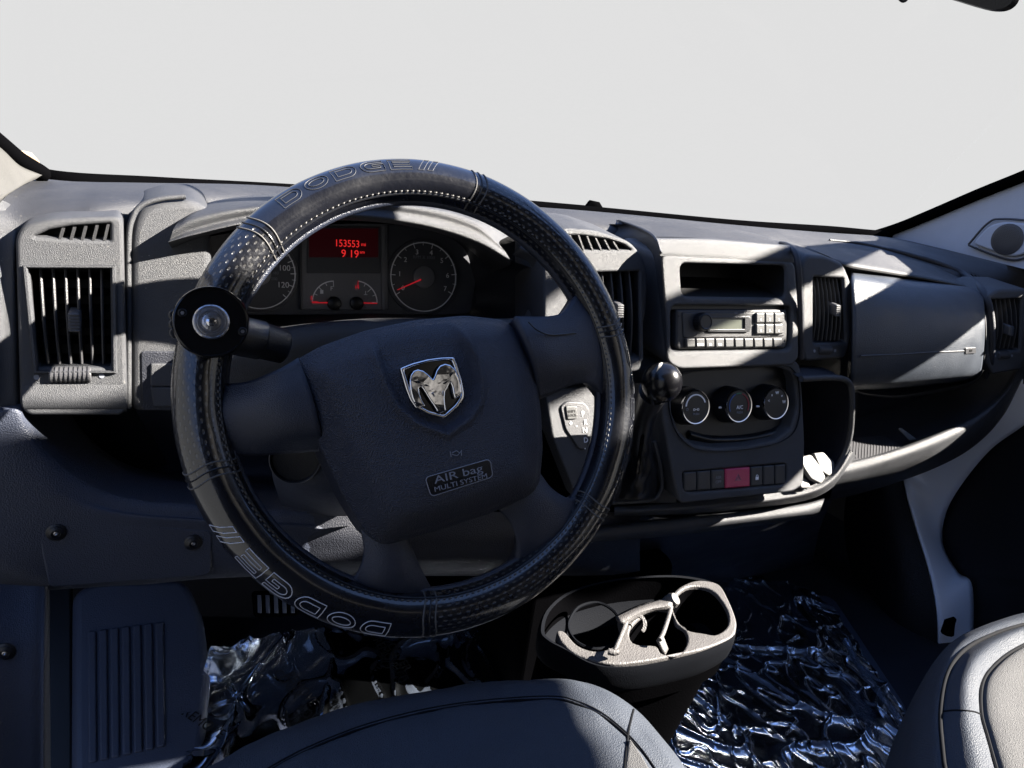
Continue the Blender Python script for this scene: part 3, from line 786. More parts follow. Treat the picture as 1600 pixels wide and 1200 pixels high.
sm_ = plate('shelf_mat', D, 'trim_grey', frs, [(1322, 684), (1380, 681), (1402, 692), (1425, 706), (1380, 718), (1326, 722)], t=.004, bev=.001, w=.006, r=.006)
for i in range(18):
    x = 1328 + i * 4.6
    a, b = frs.uv(x, 716 - max(0, i - 9) * .6, .0062), frs.uv(x + 2, 686 + max(0, i - 11) * 2.2, .0062)
    vs, fs = tube_geo([frs.P(*a, .0062), frs.P(*b, .0062)], .0007, 5)
    obj('rib', vs, fs, 'trim_grey', sm_)

# ---------------------------------------------------------------- lower left: open tray, knee panel, fuse cover
lowc = [(-160, 600), (-60, 640), (0, 640), (32, 640), (46, 668), (72, 706), (112, 744), (165, 772), (230, 786), (300, 791), (380, 800), (470, 800), (560, 810)]
lw0 = [PY(x, y, .70) for x, y in lowc]
net('knee_panel', D, 'lower', [
    [p + V((.02, .05, -.004)) for p in lw0],
    [p + V((0.004, .012, 0)) for p in lw0],
    lw0,
    [p + V((-.004, -.006, -.008)) for p in lw0],
    [PY(x, y, .69) for x, y in [(-160, 760), (-80, 770), (-30, 780), (0, 790), (30, 796), (60, 802), (105, 806), (160, 812), (230, 818), (300, 822), (380, 826), (470, 832), (560, 840)]],
    [PY(x, y, .70) for x, y in [(-160, 900), (-80, 905), (-20, 910), (20, 912), (50, 914), (75, 916), (115, 914), (170, 911), (235, 908), (300, 902), (380, 898), (470, 895), (560, 890)]],
    [PY(x, y - 6, .78) for x, y in [(-160, 900), (-80, 905), (-20, 910), (20, 912), (50, 914), (75, 916), (115, 914), (170, 911), (235, 908), (300, 902), (380, 898), (470, 895), (560, 890)]]], 40, 80)
net('open_tray', D, 'lower', [
    [PY(x, y, .70) + V((.01, .03, -.003)) for x, y in lowc[3:]],
    [PY(x, y, .70) + V((.02, .08, -.012)) for x, y in lowc[3:]],
    [PY(40, 630, .86), PY(60, 660, .86), PY(90, 690, .86), PY(130, 715, .86), PY(180, 730, .86), PY(240, 738, .86), PY(310, 740, .86), PY(390, 740, .86), PY(470, 740, .86), PY(560, 740, .86)],
    [PY(40, 600, .80), PY(60, 610, .82), PY(90, 620, .83), PY(130, 630, .83), PY(180, 635, .83), PY(240, 640, .83), PY(310, 640, .83), PY(390, 640, .83), PY(470, 640, .83), PY(560, 640, .83)]], 20, 40)
FB = Fr(PY(190, 862, .692), tilt=3).push((0, -1, 0))
fc = plate('fuse_cover', D, 'lower', FB, [(55, 816), (64, 813), (200, 818), (328, 829), (332, 836), (330, 893), (322, 900), (84, 918), (76, 914)], t=.012, bev=.0018, w=.0035, r=.004)
def bolt(parent, fr, px, py, w, r=.0065):
    c = fr.uv(px, py, w)
    b = lathe('bolt', parent, 'black_satin', fr, [(r * 1.3, w), (r * 1.3, w + .001), (r, w + .002), (r, w + .003), (r * .6, w + .0042), (r * .55, w + .0022), (.0003, w + .0022)], 20, c)
    lathe('socket', b, 'steel', fr, [(r * .32, w + .002), (r * .32, w + .0032), (r * .18, w + .0034), (.0003, w + .0026)], 6, c)
bolt(fc, FB, 88, 831, .0035); bolt(fc, FB, 302, 847, .0035)
# kick panel at the far left, down to the floor
FKk = Fr(PY(20, 1018, .64), tilt=2, yaw=0)
kick = net('kick_panel', D, 'lower', [
    [PY(-160, 905, .66), PY(-60, 908, .67), PY(20, 914, .685), PY(62, 916, .69), (PY(74, 916, .70)), PY(78, 912, .76)],
    [PY(-160, 1040, .60), PY(-60, 1040, .61), PY(20, 1040, .625), PY(60, 1042, .63), PY(73, 1042, .64), PY(78, 1040, .72)],
    [PY(-160, 1260, .55), PY(-60, 1260, .56), PY(20, 1260, .575), PY(60, 1260, .58), PY(73, 1260, .59), PY(80, 1260, .68)]], 16, 30)
frk = Fr(PY(8, 1018, .632), tilt=3, yaw=-3)
bolt(kick, frk, 8, 1018, .003)

# ================================================================== INSTRUMENTS
FI = Fr(PY(540, 420, .862), tilt=14)
IC = thing('instrument_cluster', PY(540, 486, .862), 'instrument cluster with red odometer display behind the steering wheel', 'instruments')
plate('face', IC, 'gauge', FI, [(362, 345), (640, 338), (730, 380), (745, 430), (735, 492), (375, 492), (355, 420)], t=.01, bev=.001, r=.01)
plate('centre_panel', IC, 'gauge_panel', FI, [(470, 340), (606, 338), (606, 484), (470, 484)], t=.004, bev=.001, w=.003, r=.002)
plate('trim_strip', IC, 'trim_grey', FI, [(468.5, 350), (472, 350), (472.5, 484), (469.5, 484)], t=.004, bev=.0005, w=.005)
plate('trim_strip', IC, 'gauge_panel', FI, [(596, 352), (602, 352), (602, 484), (597, 484)], t=.004, bev=.0005, w=.005)
disp = plate('display', IC, 'gauge', FI, [(480, 354), (594, 354), (594, 427), (480, 427)], t=.004, bev=.0006, w=.005, r=.001)
plate('lit_window', disp, 'lcd_red', FI, [(483, 357), (591, 357), (591, 402), (483, 402)], t=.001, bev=.0002, w=.0055)
text('odometer_digits', disp, 'digit_red', FI, '153553', FI.uv(542.5, 381, .006), .0115, w=.0062, sx=.86)
text('odometer_unit', disp, 'digit_red', FI, 'mi', FI.uv(568, 382, .006), .006, w=.0062)
text('clock_digits', disp, 'digit_red', FI, '9 19', FI.uv(547, 397, .006), .0125, w=.0062, sx=.95)
text('clock_unit', disp, 'digit_red', FI, 'am', FI.uv(566, 394, .006), .005, w=.0062)
def arc_geo(fr, c, r0, r1, a0, a1, w, n=48):
    vs, fs = [], []
    for i in range(n + 1):
        a = radians(a0 + (a1 - a0) * i / n)
        for r_ in (r0, r1):
            for ww in (w, w - .0006):
                vs.append(fr.P(c[0] + r_ * cos(a), c[1] + r_ * sin(a), ww))
    for i in range(n):
        b = i * 4; e = b + 4
        fs += [(b, b + 2, e + 2, e), (b, e, e + 1, b + 1), (b + 2, b + 3, e + 3, e + 2)]
    return vs, fs
def tick_geo(fr, c, r0, r1, a, w, hw=.0004):
    a = radians(a); d = V((cos(a), sin(a))); n = V((-sin(a), cos(a)))
    q = [d * r0 + n * hw, d * r1 + n * hw, d * r1 - n * hw, d * r0 - n * hw]
    return [fr.P(c[0] + p.x, c[1] + p.y, w) for p in q], [(0, 1, 2, 3)]
def gauge(name, cpx, rpx, a0, a1, n, nums, unit, nsize, full=True, halo=True):
    c = FI.uv(*cpx); e = FI.uv(cpx[0] + rpx, cpx[1]); R = e[0] - c[0]
    g = lathe(name, IC, 'gauge', FI, [(R * 1.08, .0005), (R * 1.06, .003), (R * 1.01, .0032), (R, .0015), (.0005, .0015)], 56, c)
    vs, fs = arc_geo(FI, c, R * .955, R * .985, 0, 360, .0036, 80)
    obj('ring', vs, fs, 'print_white', g, smooth=False)
    for i in range(n + 1):
        a = a0 + (a1 - a0) * i / n
        vs, fs = tick_geo(FI, c, R * (.84 if i % 2 == 0 else .89), R * 1.0, a, .0038, .00045 if i % 2 == 0 else .0003)
        obj('tick', vs, fs, 'print_white', g, smooth=False)
    for s, a, rr in nums:
        text('numeral', g, 'print_white', FI, s, (c[0] + R * rr * cos(radians(a)), c[1] + R * rr * sin(radians(a))), nsize, w=.0036)
    lathe('hub_cap', g, 'gauge_panel', FI, [(R * .32, .002), (R * .31, .005), (R * .28, .0056), (.0005, .0058)], 32, c)
    return g, c, R
g, c, R = gauge('tachometer', (661, 433), 51, 212, -28, 14, [('0', 208, .70), ('1', 175, .72), ('2', 140, .72), ('3', 107, .72), ('4', 73, .72), ('5', 42, .72), ('6', 5, .72), ('7', -26, .72)], '', .0085)
text('unit_lettering', g, 'print_dim', FI, 'RPM X 1000', FI.uv(661, 402.5), .0055, w=.0036)
a = FI.uv(655, 437); b = FI.uv(619, 453)
vs, fs = tube_geo([FI.P(*a, .0065), FI.P(*b, .0055)], [.0011, .0005], 6); obj('needle', vs, fs, 'needle_red', g)
g, c, R = gauge('speedometer', (405, 428), 57, 222, -42, 24, [('0', 218, .72), ('20', 180, .72), ('40', 140, .72), ('60', 100, .74), ('80', 55, .74), ('100', 15, .70), ('120', -25, .70)], '', .009)
for s, px, py in [('140', 425, 406), ('160', 428, 416), ('180', 429, 427), ('200', 427, 436)]:
    text('small_numeral', g, 'print_dim', FI, s, FI.uv(px, py), .0048, w=.0068)
a = FI.uv(405, 428); b = FI.uv(365, 455)
vs, fs = tube_geo([FI.P(*a, .0065), FI.P(*b, .0055)], [.0011, .0005], 6); obj('needle', vs, fs, 'needle_red', g)
def small_gauge(name, cpx, a0, a1, letters, red):
    c = FI.uv(*cpx, .003); R = FI.uv(cpx[0] + 34, cpx[1], .003)[0] - c[0]
    vs, fs = arc_geo(FI, c, R * .95, R, a0, a1, .0036, 24)
    g = obj(name, IC and vs, fs, 'print_white', IC, smooth=False)
    for i in range(5):
        a = a0 + (a1 - a0) * i / 4
        vs, fs = tick_geo(FI, c, R * (.72 if i % 2 == 0 else .82), R, a, .0038, .0004)
        obj('tick', vs, fs, 'needle_red' if abs(i - red[1]) < 1 and red[0] == 'end' else 'print_white', g, smooth=False)
    for s, px, py, m_ in letters: text('letter', g, m_, FI, s, FI.uv(px, py, .003), .0068, w=.0036)
    return g, c, R
g, c, R = small_gauge('fuel_gauge', (522, 473), 178, 92, [('F', 518, 451, 'print_white'), ('E', 487, 466, 'needle_red')], ('end', 0))
a = FI.uv(520, 473, .003); b = FI.uv(487, 473, .003)
vs, fs = tube_geo([FI.P(*a, .0045), FI.P(*b, .0045)], [.0009, .0005], 6); obj('needle', vs, fs, 'needle_red', g)
lathe('needle_cap', g, 'black_satin', FI, [(.0082, .003), (.0078, .0065), (.0055, .008), (.0003, .0084)], 24, FI.uv(522, 474, .003))
pm = FI.uv(503, 456, .003)
block('pump_symbol', g, 'print_white', FI, pm[0] - .002, pm[0] + .0015, pm[1] - .0022, pm[1] + .0022, .003, .0037, .0002)
g, c, R = small_gauge('temperature_gauge', (556, 473), 2, 84, [('H', 558, 449, 'needle_red'), ('C', 577, 470, 'print_dim')], ('end', 4))
a = FI.uv(558, 473, .003); b = FI.uv(589, 474, .003)
vs, fs = tube_geo([FI.P(*a, .0045), FI.P(*b, .0045)], [.0009, .0005], 6); obj('needle', vs, fs, 'needle_red', g)
lathe('needle_cap', g, 'black_satin', FI, [(.0082, .003), (.0078, .0065), (.0055, .008), (.0003, .0084)], 24, FI.uv(557, 474, .003))
pm = FI.uv(571, 458, .003)
vs, fs = merge([tick_geo(FI, pm, -.002, .0025, 90, .0038, .0004), tick_geo(FI, (pm[0], pm[1] - .0018), -.0022, .0022, 0, .0038, .0003)])
obj('thermometer_symbol', vs, fs, 'print_white', g, smooth=False)

# ================================================================== RADIO
FR = Fr(PY(1145, 513, .700), tilt=17).off(-.010)
RD = thing('car_radio', FR.o, 'grey single slot car radio with a row of buttons below an empty cubby', 'radio')
plate('body', RD, 'black_satin', FR, [(1044, 472), (1244, 472), (1244, 556), (1044, 556)], t=.06, bev=.001, w=-.004)
plate('faceplate', RD, 'radio', FR, [(1057, 483), (1229, 483), (1231, 490), (1230, 540), (1226, 545), (1060, 546), (1056, 540)], t=.012, bev=.003, w=.006, r=.004, seg=4)
plate('raised_panel', RD, 'radio', FR, [(1066, 488), (1226, 488), (1226, 525), (1190, 527), (1068, 528)], t=.004, bev=.0012, w=.0075, r=.003)
kc = FR.uv(1094, 503, .0075)
kn = lathe('volume_knob', RD, 'black_satin', FR, [(.0115, .006), (.0112, .016), (.0102, .0185), (.0090, .019), (.0078, .0182), (.0003, .0182)], 36, kc)
for i in range(20):
    a_ = 2 * pi * i / 20
    vs, fs = tube_geo([FR.P(kc[0] + .0113 * cos(a_), kc[1] + .0113 * sin(a_), .008), FR.P(kc[0] + .0110 * cos(a_), kc[1] + .0110 * sin(a_), .016)], .0005, 5)
    obj('grip_ridge', vs, fs, 'black_satin', kn)
dw = plate('display_window', RD, 'black_satin', FR, [(1106, 495), (1171, 494), (1174, 500), (1173, 515), (1170, 519), (1106, 519)],
           [[(1109, 498), (1164, 497.5), (1164, 514), (1109, 514.5)]], t=.003, bev=.0006, w=.010, r=.002, hr=.0008)
plate('screen', dw, 'lcd', FR, [(1107, 496), (1167, 496), (1167, 516), (1107, 516)], t=.001, bev=.0001, w=.0078)
for i in range(10):                       # bottom row
    x0 = 1072.5 + i * 15.1
    b = plate('button', RD, 'button_light', FR, [(x0, 528.5), (x0 + 14, 528.2), (x0 + 14, 542.5), (x0 + 1, 543)], t=.006, bev=.0016, w=.0105, r=.0016)
    if i in (1, 2, 3):
        u = FR.uv(x0 + 7, 538.5, .0106)
        text('button_print', b, 'print_white', FR, ['SCAN', 'AS', 'CD'][i - 1], u, .0040, w=.0108)
for j in range(2):
    for i in range(3):
        x0 = 1182 + i * 14.2; y0 = 488.5 + j * 17.3
        b = plate('button', RD, 'button_light', FR, [(x0, y0), (x0 + 13.2, y0), (x0 + 13.2, y0 + 16), (x0, y0 + 16.2)], t=.006, bev=.0016, w=.0112, r=.0018)
        text('button_print', b, 'print_white', FR, ['1', '2', '3', '4', '5', '6'][j * 3 + i], FR.uv(x0 + 6.5, y0 + 11, .0112), .0045, w=.0115)
for px, py in [(1060, 494), (1227, 494), (1227, 532)]:
    lathe('release_hole', RD, 'duct', FR, [(.0013, .0062), (.0013, .0067)], 10, FR.uv(px, py, .0062))
text('maker_mark', RD, 'print_dim', FR, 'o', FR.uv(1150, 488.5, .0075), .004, w=.0078, sx=2.5)

# ================================================================== HEATER CONTROLS
FH2 = FK2.off(-.018); FH2.wd = FH2.n
CL = thing('heater_controls', FH2.o, 'black heater control panel with three round dials under the radio', 'heater controls')
cpn = smooth2(FK2.uvs([(1045, 612), (1062, 586), (1090, 579), (1215, 571), (1240, 580), (1247, 600), (1249, 640), (1240, 674), (1214, 692), (1170, 701), (1120, 705), (1083, 700), (1058, 678), (1046, 645)]), 60)
vs, fs = plate_geo(FH2, cpn, [], .004, .0005, 0); obj('panel', vs, fs, 'black_satin', CL)
cc = (sum(p[0] for p in cpn) / 60, sum(p[1] for p in cpn) / 60)
rows = []
for s, w in ((1.0, 0.02), (1.0, .004), (.97, -.0005)):
    rows.append([FH2.P(cc[0] + (x - cc[0]) * s, cc[1] + (y - cc[1]) * s, w) for x, y in cpn])
vs = [p for r_ in rows for p in r_]; obj('surround', vs, grid_faces(3, 60, True), 'black_satin', CL)
net('lower_roll', CL, 'black_satin', [[FH2.P(*FH2.uv(x, y), .001) for x, y in [(1075, 672), (1110, 680), (1160, 679), (1205, 670), (1228, 655)]],
   [FH2.P(*FH2.uv(x, y), .007) for x, y in [(1075, 678), (1110, 686), (1160, 685), (1205, 676), (1232, 660)]], [FH2.P(*FH2.uv(x, y), .001) for x, y in [(1074, 686), (1110, 694), (1160, 693), (1208, 684), (1238, 664)]]], 9, 24)
dial_lab = ['dial with fan ring', 'dial with blue and red temperature ring', 'dial with airflow symbols']
for k, (px, py) in enumerate([(1087.5, 636), (1155, 634), (1213, 630)]):
    wf = .024
    c = FH2.uv(px, py, wf)
    R = .0225
    d = lathe('dial', CL, 'black_satin', FH2, [(R * 1.12, 0), (R * 1.08, .010), (R * 1.0, wf - .004), (R * .97, wf - .001), (R * .90, wf), (R * .87, wf - .0008), (.0004, wf - .0006)], 44, c)
    d['label'] = dial_lab[k]
    vs, fs = lathe_geo(FH2, [(R * .985, wf - .0035), (R * 1.0, wf - .0012), (R * .965, wf + .0006), (R * .91, wf + .0004), (R * .90, wf - .001)], 48, c)
    obj('chrome_ring', vs, fs[:-2], 'chrome', d)
    if k == 0:
        vs, fs = arc_geo(FH2, c, R * .66, R * .74, 20, 175, wf + .0002, 24); obj('fan_arc', vs, fs, 'print_white', d, smooth=False)
        text('off_print', d, 'print_dim', FH2, 'O', (c[0] - R * .62, c[1] - R * .12), .005, w=wf)
        text('car_symbol', d, 'print_white', FH2, 'o-o', (c[0] + R * .02, c[1] - R * .12), .007, w=wf)
        text('push_print', d, 'print_dim', FH2, 'PUSH', (c[0] + R * .02, c[1] - R * .40), .0042, w=wf)
    if k == 1:
        vs, fs = arc_geo(FH2, c, R * .70, R * .76, 112, 205, wf + .0002, 20); obj('cold_arc', vs, fs, 'blue_dial', d, smooth=False)
        vs, fs = arc_geo(FH2, c, R * .70, R * .76, 78, 108, wf + .0002, 10); obj('mild_arc', vs, fs, 'green_dial', d, smooth=False)
        vs, fs = arc_geo(FH2, c, R * .70, R * .76, -25, 74, wf + .0002, 20); obj('warm_arc', vs, fs, 'red_dial', d, smooth=False)
        text('cooling_print', d, 'print_white', FH2, 'A/C', (c[0] + R * .05, c[1] - R * .10), .0068, w=wf)
        text('push_print', d, 'print_dim', FH2, 'PUSH', (c[0] + R * .05, c[1] - R * .40), .0042, w=wf)
    if k == 2:
        for a_, s in ((165, '<'), (125, 'v'), (85, 'W'), (45, 'v'), (5, 'W')):
            text('airflow_symbol', d, 'print_white', FH2, s, (c[0] + R * .62 * cos(radians(a_)), c[1] + R * .62 * sin(radians(a_))), .006, w=wf)
    if k > 0:
        u = c[0] - R * 1.0
        vs, fs = tube_geo([FH2.P(u - .0035, c[1] - .002 * k, .014), FH2.P(u + .001, c[1] - .002 * k, .016)], .0014, 6)
        obj('pointer', vs, fs, 'print_white', d)

# ================================================================== SWITCH ROW
FS = FK2.off(-.003); FS.wd = FS.n
SW = thing('switch_row', FS.uv and FS.P(*FS.uv(1148, 768)), 'row of seven dash switches with a red hazard button in the middle', 'switches')
plate('backing', SW, 'duct', FS, [(1060, 734), (1236, 719), (1236, 762), (1062, 775)], t=.004, bev=.0003, w=-.006)
xs = [1068.5, 1089.5, 1111.5, 1133.5, 1173, 1193, 1211.5, 1228.5]
for i in range(7):
    x0, x1 = xs[i] + .5, xs[i + 1] - .8
    yt = lambda x: 738.5 - (x - 1068) * .0835
    yb = lambda x: 768.5 - (x - 1068) * .080
    q = [(x0, yt(x0)), (x1, yt(x1)), (x1, yb(x1)), (x0, yb(x0))]
    b = plate('switch', SW, 'hazard' if i == 3 else 'button', FS, q, t=.01, bev=.0018, w=.003 if i != 3 else .004, r=.0014)
    xm = (x0 + x1) / 2; ym = (yt(xm) + yb(xm)) / 2
    rr = ang(FS, (x0, yt(x0)), (x1, yt(x1)))
    if i == 2:
        text('switch_print', b, 'print_dim', FS, 'ASR', FS.uv(xm, ym - 3, .003), .0055, w=.0034, rot=rr); text('switch_print', b, 'print_dim', FS, 'OFF', FS.uv(xm, ym + 4, .003), .0055, w=.0034, rot=rr)
    if i == 3:
        b['label'] = 'red hazard warning button'
        c = FS.uv(xm, ym, .004)
        for s in (1.0, .52):
            tri = [FS.P(c[0] + s * .0058 * cos(radians(a_)), c[1] + s * .0058 * sin(radians(a_)) - .0006, .0043) for a_ in (90, 210, 330)]
            vs, fs = tube_geo(tri, .00032, 5, closed=True); obj('hazard_triangle', vs, fs, 'print_dim', b)
    if i == 4:
        c = FS.uv(xm, ym + 3, .003)
        block('padlock_body', b, 'print_white', FS, c[0] - .0026, c[0] + .0026, c[1] - .0022, c[1] + .0020, .003, .0035, .0002)
        vs, fs = tube_geo([FS.P(c[0] + .0018 * cos(t_), c[1] + .0022 + .0024 * sin(t_), .0033) for t_ in [pi * k / 8 for k in range(9)]], .00035, 5)
        obj('padlock_shackle', vs, fs, 'print_white', b)

# ================================================================== GEAR LEVER
GS = thing('gear_lever', PD(1015, 790, .80), 'glossy black ball gear knob on a stalk with a leather boot', 'gear lever')
kc3 = PY(1034, 598, .600)
frn = Fr(kc3, n=(-.10, -.55, .83), up=(0, 1, .3))
prof = []
for i in range(17):
    a_ = -pi / 2 + pi * i / 16
    r_ = .0215 * cos(a_); w = .0235 * sin(a_)
    prof.append((max(r_, .0003), w))
lathe('knob', GS, 'knob_black', frn, prof, 40, angle=60)
net('knob_seam', GS, 'black_satin', [[kc3 + V((-.002 - .012 * cos(t_), -.0255 * cos(t_) * .35, .0255 * sin(t_))) * 1.0 for t_ in [-1.2 + .24 * k for k in range(11)]], [kc3 + V((-.006 - .012 * cos(t_), -.0255 * cos(t_) * .35, .0255 * sin(t_))) for t_ in [-1.2 + .24 * k for k in range(11)]]], 3, 20)
st = [PY(1022, 612, .612), PY(1010, 640, .635), PY(1003, 680, .66), PY(1001, 720, .675)]
tube('stalk', GS, 'black_satin', st, [.017, .013, .011, .0105] , 16)
def boot_fn(p):
    n = noise.noise(p * 55) * .004
    return p + V((n, -abs(n), 0))
net('leather_boot', GS, 'black_satin', [
    [PY(990, 690, .680), PY(1001, 690, .655), PY(1012, 690, .662), PY(1016, 690, .69)],
    [PY(978, 735, .690), PY(998, 735, .660), PY(1018, 735, .668), PY(1026, 735, .69)],
    [PY(966, 778, .690), PY(992, 780, .672), PY(1020, 778, .676), PY(1034, 770, .69)]], 26, 40, fn=boot_fn)
tube('boot_ridge', GS, 'black_gloss', [PY(1012, 640, .625), PY(1006, 670, .642), PY(1000, 710, .652), PY(996, 740, .655)], .0022, 6, n=24)
# surround of the lever: a tall dark panel with a rim
net('lever_surround', D, 'console', [
    [PY(975, 600, .72), PY(960, 700, .71), PY(955, 786, .70)], [PY(1030, 596, .69), PY(1040, 680, .690), PY(1058, 786, .685)]], 10, 20)
tube('surround_edge', D, 'console', [PY(1022, 690, .688), PY(1032, 730, .682), PY(1034, 762, .679), PY(1022, 780, .679), PY(990, 784, .682), PY(955, 786, .69)], .0028, 8, n=30)
# gear position plate
FG = Fr(PY(890, 655, .685), tilt=24).push((0, -1, -.05))
gp = plate('gear_plate', D, 'console', FG, [(852, 612), (880, 606), (945, 609), (960, 700), (960, 790), (905, 790), (862, 680)], t=.03, bev=.003, r=.006)
gi = plate('gear_window', gp, 'trim_grey', FG, [(876, 634), (886, 626), (914, 628), (922, 640), (920, 664), (917, 700), (905, 700), (884, 668)], t=.004, bev=.001, w=.0025, r=.004)
plate('park_release', gi, 'button_light', FG, [(884, 632), (902, 632), (903, 652), (887, 653)], t=.004, bev=.001, w=.0045, r=.002)
text('release_print', gi, 'duct', FG, 'SHIFT', FG.uv(893.5, 640, .0045), .0042, w=.0048); text('release_print', gi, 'duct', FG, 'LOCK', FG.uv(894.5, 646, .0045), .0042, w=.0048)
for s, px, py in [('P', 911, 645), ('R', 915, 658), ('N', 914, 670), ('D', 915.5, 686), ('+', 892, 660), ('-', 901, 663), ('.', 914, 695)]:
    text('gear_letter', gi, 'print_white', FG, s, FG.uv(px, py, .003), .0085 if s not in '.' else .012, w=.0032)

# ================================================================== STEERING COLUMN
SCo = thing('steering_column', (.216, .66, H - .42), 'dark plastic steering column shroud with ignition barrel behind the wheel', 'steering column')
FW = Fr(V((.21594, .57175, H - .22642)), tilt=24.83, yaw=-.7)
axn = FW.n
def colring(w, ru, rv, dv=0):
    return [FW.P(ru * cos(2 * pi * k / 28), dv + rv * sin(2 * pi * k / 28), w) for k in range(28)]
net('shroud', SCo, 'dash', [colring(-.035, .062, .050), colring(-.05, .075, .062, -.005), colring(-.12, .085, .072, -.012), colring(-.20, .082, .07, -.015)], 20, 56, closed=True)
net('lower_shroud', SCo, 'lower', [[PY(430, 700, .63), PY(470, 690, .61), PY(520, 700, .60), PY(560, 730, .60)],
    [PY(425, 740, .64), PY(470, 760, .61), PY(520, 775, .60), PY(570, 780, .60)], [PY(440, 790, .70), PY(480, 800, .68), PY(520, 806, .68), PY(580, 806, .68)]], 14, 20)
fri = Fr(PY(462, 716, .605), n=(-.25, -1, .25), up=(0, 0, 1))
lathe('ignition_barrel', SCo, 'black_satin', fri, [(.022, -.02), (.0225, .002), (.0205, .004), (.0195, .002), (.0003, .0022)], 32)
vs, fs = lathe_geo(fri, [(.0205, .0035), (.0215, .0050), (.0225, .0035)], 36); obj('ignition_ring', vs, fs[:-2], 'trim_grey', SCo)
# stalk behind the wheel, right side (tip shows above the spoke)
tube('wiper_stalk', SCo, 'black_satin', [FW.P(.06, .015, -.06), FW.P(.10, .03, -.055), FW.P(.16, .045, -.05)], [.010, .009, .011], 12)
# column lower cover visible between the lower spokes
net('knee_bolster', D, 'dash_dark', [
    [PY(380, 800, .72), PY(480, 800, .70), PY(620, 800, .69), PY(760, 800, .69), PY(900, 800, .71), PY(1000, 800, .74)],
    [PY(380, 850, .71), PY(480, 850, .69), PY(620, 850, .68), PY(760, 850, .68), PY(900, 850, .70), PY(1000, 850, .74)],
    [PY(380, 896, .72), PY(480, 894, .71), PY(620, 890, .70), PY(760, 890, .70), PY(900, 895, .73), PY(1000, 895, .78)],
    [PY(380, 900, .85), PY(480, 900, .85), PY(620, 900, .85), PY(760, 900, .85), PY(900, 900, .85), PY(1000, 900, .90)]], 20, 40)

# ================================================================== STEERING WHEEL
W = thing('steering_wheel', FW.P(0, 0, -.05), 'black steering wheel turned slightly left in a worn lettered leather cover', 'steering wheel')
RW, rw = .188, .0195
def tor(th, ph, r_=rw, R_=RW, w0=0):
    """th: degrees around the rim (ccw from the right), ph: 0 outward, 90 towards the driver"""
    a_, b = radians(th), radians(ph)
    rr = R_ + r_ * cos(b)
    return FW.P(rr * cos(a_), rr * sin(a_), w0 + r_ * sin(b))
